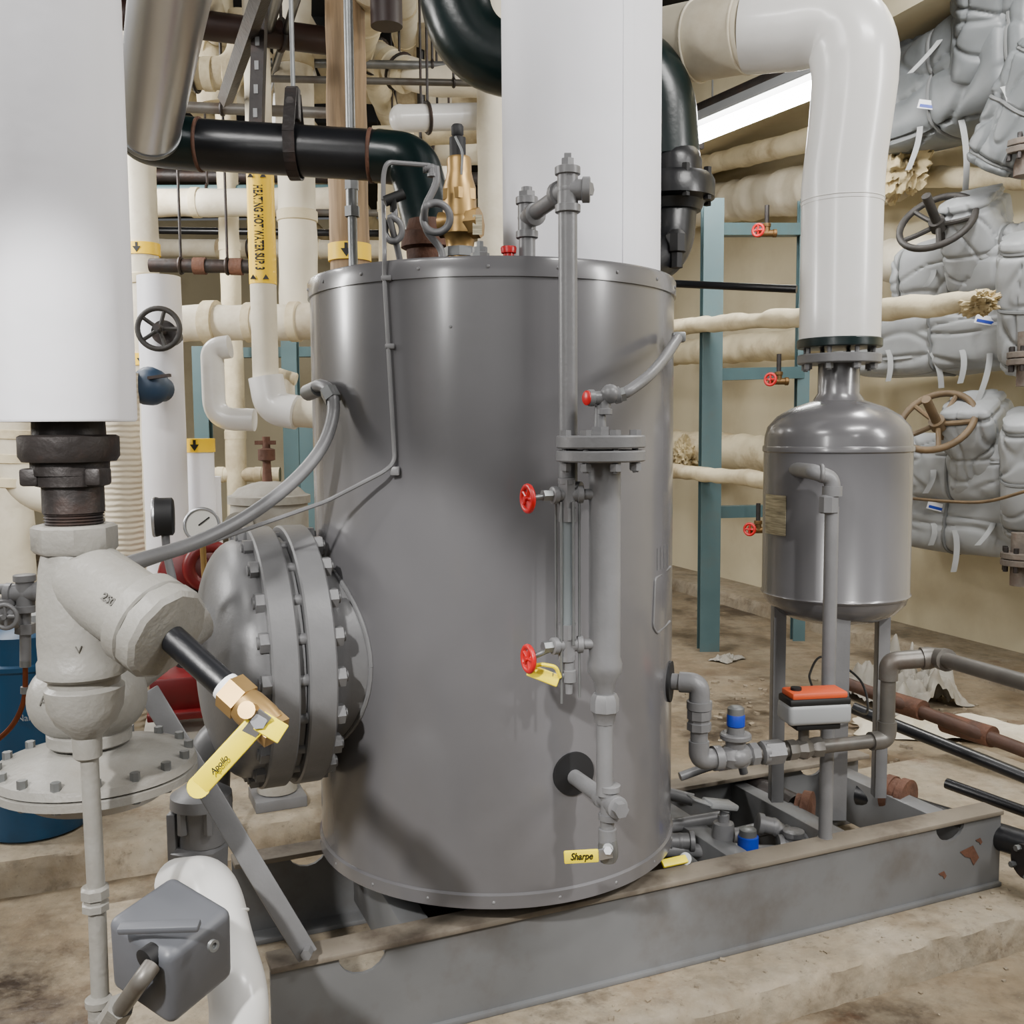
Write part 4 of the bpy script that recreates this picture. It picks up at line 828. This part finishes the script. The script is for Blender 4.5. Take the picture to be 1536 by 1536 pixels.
# ------------------------------------------------------------------ left background
def rough(m,a,r):
    for i in range(len(m.v)): m.v[i]=m.v[i]+V((noise.noise(m.v[i]*6),noise.noise(m.v[i]*6+V((3,3,3))),noise.noise(m.v[i]*6+V((7,1,5)))))*r*a
    m.ang=70
def vpipe(label,px,pyr,Y,w,z0,z1,m1,name='insulated_pipe',bands=()):
    x=P(px,pyr,Y).x; r=S(w/2,Y); t=T(name,label,'insulated pipe',(x,Y,z0)); m=MB(); pr=[]
    N=int((z1-z0)/.05)+2
    for k in range(N+1):
        z=(z1-z0)*k/N; pr.append((z,r*(1+.03*noise.noise(V((z*4,px*.1,0))))))
    m.lathe((x,Y,z0),(0,0,1),pr,24)
    if m1 is not WHITE: rough(m,.09,r)
    t.part('jacket',m,m1)
    if m1 in (CREAM,CREAM2):
        for k in range(1,4):
            z=z0+(z1-z0)*(.28*k+.05*math.sin(px+k)); t.part('seam_band',MB().lathe((x,Y,z),(0,0,1),[(0,r*.98),(.004,r*1.06),(.05,r*1.06),(.055,r*.98)],24),CREAM)
    for py in bands:
        z=P(px,py,Y).z; b=t.part('label_band',MB().lathe((x,Y,z-.03),(0,0,1),[(0,r*1.02),(0,r*1.09),(.06,r*1.09),(.06,r*1.02)],24),YLAB,label='yellow arrow label')
        m=MB(); m.poly([(x-.02,Y-r*1.10,z+.005),(x+.02,Y-r*1.10,z+.005),(x,Y-r*1.10,z-.024)],(0,-.002,0)); m.box((x,Y-r*1.10,z+.014),(.012,.003,.022)); t.part('arrow',m,INK,b)
    return t
vpipe('cream lagged vertical pipe showing just right of the white riser',217,450,5.2,46,0,4.2,CREAM2,bands=(375,540))
vpipe('white jacketed vertical pipe with blue valve beside the black handwheel',246,640,4.3,62,0,P(246,415,4.3).z,WHITE)
vpipe('ribbed cream wrapped vertical pipe right of the strainer coupling',188,800,4.0,54,0,P(190,560,4.0).z,ROPE)
vpipe('white jacketed vertical pipe, lower one behind the gauge',300,700,4.5,42,0,P(300,660,4.5).z,WHITE,bands=(668,))
vpipe('fat cream lagged vertical pipe left of the brown wrapped pipe',444,250,5.0,56,P(444,500,5).z,4.2,CREAM2)
vpipe('brown weathered vertical pipe with yellow labels above tank rim',521,200,3.7,58,0,4.2,WOOD,bands=(380,))
vpipe('cream vertical pipe between the relief valve and the wide white pipe',738,300,4.6,42,0,4.2,CREAM2)
vpipe('pale vertical pipe behind the black pressure sensor',590,330,5.4,44,0,P(590,210,5.4).z,CREAM)
vpipe('cream vertical pipe far behind the head of the bronze relief valve',662,300,6.4,34,0,4.2,CREAM2)
vpipe('cream vertical pipe leftmost behind the white riser',12,700,5.5,64,0,4.2,CREAM2)
vpipe('slim cream vertical pipe close right of the teal post at left',346,420,6.0,30,0,4.2,CREAM)
YH=4.2; hh=T('insulated_pipe','cream vertical pipe with yellow heating hot water label','insulated pipe',P(394,620,YH))
xh=P(394,400,YH).x; zh=P(394,612,YH).z; rh=S(19,YH)
hh.part('jacket',MB().cyl((xh,YH,zh+.08),(xh,YH,4.2),rh,n=28),CREAM2)
m=MB(); m.tube([(xh,YH,zh+.13),(xh+.02,YH,zh),(xh+.13,YH-.02,zh-.02)],rh*1.35,28,fil=.1); hh.part('elbow',m,PVC,label='glossy white elbow')
hh.part('run',MB().cyl((xh+.10,YH,zh-.018),(xh+.6,YH-.05,zh-.05),rh*1.15,n=28),CREAM2)
zl0=P(394,427,YH).z; zl1=P(394,262,YH).z
lbp=hh.part('pipe_label',MB().lathe((xh,YH,zl0),(0,0,1),[(0,rh),(0,rh*1.04),(zl1-zl0,rh*1.04),(zl1-zl0,rh)],28),YLAB,label='yellow wraparound label')
lettering(hh,'HEATING HOT WATER SUP. 3',.052,(xh,YH,(zl0+zl1)/2),(0,0,-1),(1,0,0),INK,lbp,cyl=rh*1.06,sx=.49,bold=.0017)
for z in (zl0+.018,zl1-.020):
    for s in (-.026,.026):
        m=MB(); m.poly([(xh+s-.013,YH-rh*1.05,z-.004),(xh+s+.013,YH-rh*1.05,z-.004),(xh+s,YH-rh*1.05,z+.016)],(0,-.002,0)); hh.part('arrow',m,INK,lbp)
def hpipe(label,pts,w,m1,fil=.1,name='insulated_pipe',rings=(),hang=(.3,.75)):
    pp_=[P(*p) for p in pts]; r=S(w/2,sum(p[2] for p in pts)/len(pts)); t=T(name,label,'pipe' if m1 in (BROWN,IRON,GALV,BLACK,PIPE,TEAL) else 'insulated pipe',pp_[0])
    fine=[pp_[0]]
    if len(pp_)==2:
        for k in range(1,41): fine.append(pp_[0].lerp(pp_[1],k/40))
    else: fine=pp_
    m=MB(); m.tube(fine,r,22,fil=fil if len(pp_)>2 else 0)
    if m1 in (CREAM,CREAM2): rough(m,.12,r)
    t.part('jacket' if name!='steel_pipe' else 'pipe',m,m1)
    for i,(px,py,yy,mm) in enumerate(rings):
        d=pp_[1]-pp_[0]; c=P(px,py,yy); t.part('collar',MB().lathe(c-d.normalized()*.03,d,[(0,r*1.0),(0,r*1.25),(.06,r*1.25),(.06,r)],20),mm)
    a,b=pp_[0],pp_[1]
    if m1 in (CREAM,CREAM2):
        for h in (.2,.5,.8):
            d=(b-a).normalized(); c=a.lerp(b,h); t.part('seam_band',MB().lathe(c,d,[(0,r*.98),(.004,r*1.09),(.045,r*1.09),(.05,r*.98)],22),CREAM)
    for h in hang:
        c=a.lerp(b,h)
        if c.z>4.0: continue
        t.part('hanger_rod',MB().cyl((c.x,c.y,c.z+r*.9),(c.x,c.y,4.2),.007,n=6),IRON)
        t.part('hanger_ring',MB().torus(c,b-a,r*1.12,.008,24,6),IRON)
    return t
hpipe('cream lagged horizontal pipe right of the black handwheel',[(262,486,4.9),(480,482,4.8)],54,CREAM2,rings=((318,485,4.87,CREAM),),hang=())
hpipe('slim white pipe with two elbows below the cream horizontal pipe',[(345,520,4.5),(318,524,4.5),(322,628,4.5),(382,630,4.5)],34,PVC,fil=.09,hang=())
hpipe('small cream u bend pipe beside the hot water elbow',[(412,560,4.4),(432,566,4.4),(434,618,4.4)],18,CREAM2,fil=.05,hang=())
hpipe('dark iron pipe with rusty joints across at tank rim height',[(225,398,5.0),(380,400,5.0)],20,IRON,name='steel_pipe',rings=((300,399,5.0,RUST),(355,400,5.0,RUST)))
hpipe('wide cream horizontal pipe above the dark iron pipe',[(60,306,5.8),(520,302,5.7)],40,CREAM2)
hpipe('dark brown overhead pipe crossing at the upper left',[(180,22,3.9),(495,62,4.3)],40,BROWN,name='steel_pipe',fil=.05)
hpipe('cream overhead pipe bending down behind the dark brown pipe',[(230,50,4.8),(320,76,4.8),(326,160,4.8)],56,CREAM,fil=.25)
hpipe('slim bright conduit pipe crossing behind the brown wrapped pipe',[(300,92,5.0),(760,100,5.2)],12,GALV,name='steel_pipe')
t=hpipe('white overhead pipe with domed cap end behind the dark green bend',[(600,178,4.6),(800,172,4.8)],38,PVC,hang=(.2,))
t.part('end_cap',MB().ball(P(600,178,4.6),S(20,4.6),20,(.8,1,1)),PVC)
hpipe('pale overhead pipe bending right above the domed white pipe',[(540,70,5.4),(620,120,5.2),(820,122,5.2)],46,CREAM2,fil=.2)
hpipe('cream overhead pipe receding near the relief valve top',[(610,232,5.5),(770,228,5.3)],34,CREAM2)
hpipe('grey steel pipe crossing above the black overhead pipe',[(262,160,4.4),(500,170,4.4)],16,PIPE,name='steel_pipe')
hpipe('dark thin pipe crossing far back at label height',[(180,345,7.0),(700,352,7.0)],10,BLACK,name='steel_pipe')
hpipe('fat cream overhead pipe crossing far back under the ceiling',[(120,128,6.8),(760,140,6.6)],38,CREAM)
hpipe('slim cream pipe crossing low behind the grey receiver',[(230,712,6.0),(420,712,6.0)],22,CREAM,hang=())
hpipe('cream elbowed pipe at far left behind the coupling',[(22,620,5.0),(24,740,5.0),(160,752,5.0)],52,CREAM2,fil=.2,hang=())
hpipe('pale pipe running back just under the ceiling by the sleeve',[(300,-20,3.9),(360,130,6.5)],36,CREAM2,hang=())
hpipe('cream pipe running back above the black pipe elbow',[(560,-30,3.6),(520,130,6.8)],48,CREAM,hang=())
hpipe('pale pipe running back left of the dark green bend',[(600,-40,4.4),(612,110,7.0)],36,CREAM2,hang=())
hpipe('rusty dark pipe stub overhead beside the brown wrapped pipe',[(578,-60,3.6),(580,40,3.6)],46,BROWN,name='steel_pipe',hang=())
hpipe('black conduit running back high over the black pipe',[(420,-20,3.5),(372,150,6.0)],14,BLACK,name='steel_pipe',hang=())
hpipe('second black conduit running back beside the leaning strut',[(450,-20,3.5),(392,170,6.4)],10,BLACK,name='steel_pipe',hang=())
hpipe('thin grey conduit crossing high between hanger and brown wrapped pipe',[(400,118,4.7),(770,126,4.9)],10,PIPE,name='steel_pipe')
hpipe('dark pipe crossing far back behind the yellow label pipe',[(200,262,6.4),(720,268,6.4)],18,IRON,name='steel_pipe')
hpipe('teal strut rail crossing behind the pipes under the black pipe',[(230,285,6.0),(500,284,6.0)],14,TEAL,name='steel_pipe')
hpipe('pale pipe crossing far back just above tank rim height',[(230,372,7.6),(720,376,7.4)],26,CREAM2)
hpipe('white elbowed pipe end dropping beside the hanger clevis',[(470,100,5.6),(430,112,5.6),(424,200,5.6)],34,PVC,fil=.15)
hpipe('slim dark pipe dropping behind the relief valve tube',[(630,20,5.8),(634,330,5.8)],12,BLACK,name='steel_pipe',hang=())
hpipe('dusty cream pipe dipping low in front of the hanger ring row',[(250,110,4.4),(360,112,4.4),(366,20,4.4)],44,CREAM,fil=.2,hang=(.4,))
hpipe('cream pipe with sagging lagging crossing over the bronze relief valve',[(560,205,5.0),(800,196,5.0)],30,CREAM,hang=(.3,))
hpipe('thin rusty pipe crossing just over the pale far pipe',[(420,318,5.6),(760,322,5.6)],10,PIPE,name='steel_pipe')
for i,(xx,zz_) in enumerate(((-2.05,3.55),(-1.72,3.62),(-1.42,3.5),(-1.12,3.66),(-.80,3.52),(-.46,3.64),(-.14,3.5))):
    t=T('insulated_pipe','pale lagged pipe in the row running back under the ceiling','insulated pipe',(xx,5.4,zz_),'row of lagged pipes under the ceiling')
    r=.055+.02*(i%3); m=MB(); m.lathe((xx,5.4,zz_),(0,1,0),[(.1*k,r*(1+.03*noise.noise(V((k*.7,i,0))))) for k in range(80)],20); rough(m,.12,r); t.part('jacket',m,CREAM2 if i%2 else CREAM)
    for k in (1.0,4.0): t.part('hanger_rod',MB().cyl((xx,5.4+k,zz_+r*.9),(xx,5.4+k,4.2),.007,n=6),IRON)
rd_=T('threaded_rod','bright vertical steel conduit in front of the brown wrapped pipe','conduit',P(528,390,3.1))
xr=P(526,200,3.1).x; rd_.part('rod',MB().cyl((xr,3.1,P(528,390,3.1).z-.2),(xr,3.1,4.2),.014,n=14),GALV); m=MB(); zr=P(528,300,3.1).z; m.hexp((xr,3.1,zr-.05),(xr,3.1,zr-.02),.024); m.hexp((xr,3.1,zr+.03),(xr,3.1,zr+.06),.022); m.cyl((xr,3.1,zr-.05),(xr,3.1,zr+.05),.018); rd_.part('connector',m,GALV)
for i,(a,b,lab) in enumerate((((338,150,4.2),(400,-30,3.2),'slotted black strut leaning overhead left of the hanger rod'),((385,190,3.6),(392,-60,3.6),'upright black slotted strut above the black pipe'))):
    m=MB(); m.bar(P(*a),P(*b),.045,.045,up=(0,1,.2))
    s_=T('steel_strut',lab,'strut',P(*a)); s_.part('channel',m,IRON); A_=P(*a); B_=P(*b)
    for k in range(7):
        c=A_.lerp(B_,(k+.5)/7); s_.part('slot',MB().box(c+V((0,-.024,0)),(.014,.004,.03)),LGREY)
for i,y in enumerate((3.4,5.2,7.0,8.8)):
    m=MB(); m.box((-1.5,y,4.12),(9,.06,.16)); m.box((-1.5,y,4.04),(9,.14,.02)); struct('trim_%d'%(4+i),m,CEIL)
for px,py,yy,h,lab in ((437,820,6.0,P(437,505,6.0).z,'teal steel post behind the hot water pipe elbow'),(462,820,5.6,P(462,620,5.6).z,'teal steel post hard against the tank left edge'),(304,700,6.2,P(304,520,6.2).z,'teal steel post behind the slim white elbowed pipe')):
    x=P(px,600,yy).x; solo('rack_post',lab,'post',ibeam(V((x,yy,0)),h,.09),TEAL,(x,yy,0))
m=MB(); m.bar(P(300,530,6.2),P(470,528,6.2),.08,.06); solo('rack_beam','teal horizontal beam behind the cream pipes at left','beam',m,TEAL,P(300,530,6.2))
gv=T('gate_valve','black handwheel gate valve on the white vertical pipe at left','valve',P(238,500,4.15))
c=P(238,493,4.05); ax=V((.15,-1,.05)).normalized(); gv.part('handwheel',MB().wheel(c,ax,S(30,4.05),.011,5,.01),DKW); m=MB(); m.cyl(c+ax*.05,c-ax*.15,.014); m.cyl(c-ax*.1,c-ax*.26,.05); gv.part('bonnet',m,IRON)
bvv=T('gate_valve','dark blue valve below the black handwheel at left','valve',P(232,600,4.1))
c=P(230,583,4.05); m=MB(); m.lathe(c+V((0,.12,0)),V((-.2,-1,.1)),[(0,.05),(.08,.055),(.08,.075),(.12,.078),(.15,.06),(.17,.03)],24); bvv.part('body',m,NAVY); m=MB(); m.bar(c+V((.0,-.05,.04)),c+V((.09,-.06,.05)),.02,.012); bvv.part('lever',m,IRON)
ga=T('pressure_gauge','black cased gauge seen side on above the strainer branch','gauge',P(262,890,2.2))
c=P(247,775,2.2); dx=V((-.96,-.27,0)).normalized()
ga.part('case',MB().lathe(c-dx*.02,dx,[(0,.036),(.004,.042),(.03,.042),(.036,.044),(.042,.044),(.042,.038)],32),RUB); ga.part('stem',MB().tube([c+V((0,0,-.03)),P(250,830,2.2),P(264,892,2.2)],.009,10,fil=.02),GREY2); ga.part('bezel',MB().torus(c+dx*.022,dx,.041,.004),STEEL)
gb2=T('pressure_gauge','round white faced gauge on a stem, left of the grey receiver','gauge',P(306,850,3.0))
c=P(303,788,3.0); dx=V((.25,-.97,.1)).normalized(); gb2.part('case',MB().lathe(c-dx*.03,dx,[(0,.05),(.026,.054),(.026,.046)],32),RUB); gb2.part('dial',MB().lathe(c-dx*.002,dx,[(0,.047),(.006,.047)],32),GAUGE)
gb2.part('bezel',MB().torus(c+dx*.004,dx,.05,.005),STEEL); m=MB(); x,y,d=basis(dx); m.bar(c+dx*.006-x*.01,c+dx*.006+x*.022+y*.024,.004,.002,up=dx); gb2.part('needle',m,INK); gb2.part('stem',MB().cyl(c-V((0,0,.045)),(c.x+.02,c.y+.02,0),.009),BRASS)
rx=T('receiver_tank','dull grey domed receiver tank behind the bolted side head','tank',P(408,1195,3.5))
xr=P(408,900,3.5).x
m=MB(); zt2=P(408,722,3.5).z; m.lathe((xr,3.5,zt2),(0,0,-1),[(0,.03),(.006,.06),(.022,.105),(.05,.132)],40); rx.part('lid',m,FILM)
m=MB(); m.lathe((xr,3.5,zt2-.045),(0,0,-1),[(0,.13),(.004,.142),(.03,.142),(.034,.132),(.05,.134),(.62,.134),(.68,.08),(zt2-.20,.07)],40); rx.part('body',m,FILM)
m=MB(); vl(m,400,3.5,[(655,6),(672,6),(674,13),(690,13),(692,6),(724,8)],12); m.box(P(398,664,3.5),(.07,.02,.014)); rx.part('vent_valve',m,RUST)
m=MB(); m.box((xr,3.5,.13),(.18,.18,.04),M.Rotation(.4,3,'Z'),.004); rx.part('base',m,GREY2)
rx.part('gauge',MB().cyl(P(358,790,3.36),P(358,790,3.33),.05),FILM)
rp=T('pump','red pump set on the concrete pad behind the side head','pump',(P(280,1060,3.9).x,3.9,.11))
m=MB(); m.lathe(P(285,862,4.0),V((.5,-1,0)),[(-.2,.08),(0,.10),(.03,.13),(.06,.13),(.1,.07)],32); m.torus(P(315,850,3.9),V((.4,-1,0)),.08,.025); rp.part('volute',m,DRED)
m=MB(); m.box(P(277,1030,3.85),(.25,.22,.13),M.Rotation(.3,3,'Z'),.012); m.box(P(284,1058,3.85),(.3,.3,.03),M.Rotation(.3,3,'Z'),.006); rp.part('base',m,DRED)
m=MB(); m.cyl((P(290,950,3.95).x,3.95,.4),(P(290,950,3.95).x,3.95,P(290,880,3.95).z),.07); rp.part('motor',m,INK); m=MB(); m.cyl(P(250,900,4.0),P(215,900,4.0),.05); rp.part('coupling',m,NAVY)
rp.part('plinth',MB().box((P(280,1060,3.9).x,3.9,.2),(.32,.3,.18),M.Rotation(.3,3,'Z'),.01),FILM)
yd=3.3; xd=P(48,1100,yd).x; zd=P(48,925,yd).z-.11
bdm=T('chemical_drum','blue steel drum on the concrete pad at the left edge','drum',(xd,yd,.11))
m=MB(); H=zd; m.lathe((xd,yd,.11),(0,0,1),[(0,.15),(.01,.166),(.03,.168),(H*.33,.165),(H*.34,.172),(H*.36,.172),(H*.37,.165),(H*.78,.165),(H*.79,.172),(H*.81,.172),(H*.82,.165),(H*.94,.165),(H,.10)],48); bdm.part('body',m,BLUE)
bdm.part('cap',MB().cyl((xd+.04,yd-.05,H+.09),(xd+.04,yd-.05,H+.13),.05),LGREY)
pt=P(44,1076,yd-.166); lettering(bdm,'Nalco',.03,(pt.x,yd-.174,pt.z),(1,0,.05),(0,0,1),LGREY)
mf=T('instrument_manifold','small grey fittings with copper tube above the blue drum','fittings',P(38,960,2.6))
c=P(38,890,2.6); m=MB(); m.fit(c,[(1,0,.1),(-1,0,0),(0,0,-1),(0,0,1)],.02,.05); m.fit(P(8,925,2.6),[(0,0,1),(1,0,0),(-1,0,0)],.024,.05); m.cyl(P(-60,885,2.6),P(70,882,2.6),.014); m.cyl(c,P(38,990,2.6),.014); m.hexp(P(38,935,2.6),P(38,950,2.6),.026); m.wheel(P(8,925,2.54),(0,-1,0),.03,.006,4); mf.part('body',m,GREY2)
m=MB(); m.tube([P(38,985,2.6),P(38,1050,2.6),P(20,1090,2.6),P(-40,1140,2.6)],.007,8,fil=.04); mf.part('tube',m,COPPER,label='copper tube')
mf.part('nut',MB().cyl(P(38,990,2.6),P(38,1000,2.6),.014),GALV); mf.part('nut',MB().cyl(P(38,1030,2.6),P(38,1040,2.6),.012),GALV)
vpipe('short white jacketed pipe stub right of the white faced gauge',312,760,5.0,40,0,P(312,715,5.0).z,WHITE)

# ------------------------------------------------------------------ lights
def area(loc,tgt,sx,sy,e,c=(1,.98,.955)):
    l=bpy.data.lights.new('area','AREA'); l.shape='RECTANGLE'; l.size=sx; l.size_y=sy; l.energy=e; l.color=c
    o=bpy.data.objects.new('area_light',l); COL.objects.link(o); o.location=loc; o.rotation_euler=(V(tgt)-V(loc)).to_track_quat('-Z','Y').to_euler(); return o
def spot(loc,tgt,ang,e,blend=.35,r=.12,c=(1,.98,.955)):
    l=bpy.data.lights.new('spot','SPOT'); l.spot_size=math.radians(ang); l.spot_blend=blend; l.energy=e; l.shadow_soft_size=r; l.color=c
    o=bpy.data.objects.new('spot_light',l); COL.objects.link(o); o.location=loc; o.rotation_euler=(V(tgt)-V(loc)).to_track_quat('-Z','Y').to_euler(); return o
area((-1.5,.6,3.7),(-.6,2.4,.8),1.2,.2,60)
area((1.7,.8,3.8),(1.1,2.9,.8),1.2,.2,80)
area((0,-1.6,2.4),(0,3,1.0),2.5,1.6,11)
area((-4.2,3.0,2.6),(-.3,2.6,1.1),.35,1.2,105)
area((3.3,1.1,2.8),(.3,2.6,1.1),.35,1.2,75)
area((-1.9,-1.2,2.7),(-.7,1.7,1.9),.3,1.2,48)
spot((-.95,-.5,2.6),(-.50,2.2,.60),28,560,blend=.25,r=.06)
spot((1.5,-.2,2.7),(.62,2.5,.78),25,330,blend=.25,r=.06)
area((-2.7,3.7,3.3),(-2.0,5.0,.4),.3,1.2,70)
area((-2.45,5.2,2.95),(-1.0,6.5,.8),.3,.8,50)
area((1.9,3.6,3.9),(2.4,5.5,1.0),.3,1.2,110)
area((-2,8.5,3.3),(-2,8.5,0),2,.3,55)
area((.55,6.3,2.9),(-.8,7.5,1.0),.4,.5,38)
w=bpy.data.worlds.new('World'); bpy.context.scene.world=w; w.use_nodes=True; w.node_tree.nodes['Background'].inputs['Color'].default_value=(.94,.97,1,1); w.node_tree.nodes['Background'].inputs['Strength'].default_value=.13
# ------------------------------------------------------------------ camera
cd_=bpy.data.cameras.new('Camera'); cam=bpy.data.objects.new('Camera',cd_); COL.objects.link(cam); cam.location=CAM
cam.rotation_euler=RM.to_euler(); cd_.sensor_width=36; cd_.lens=36*F/1536; cd_.clip_start=.05
bpy.context.scene.camera=cam
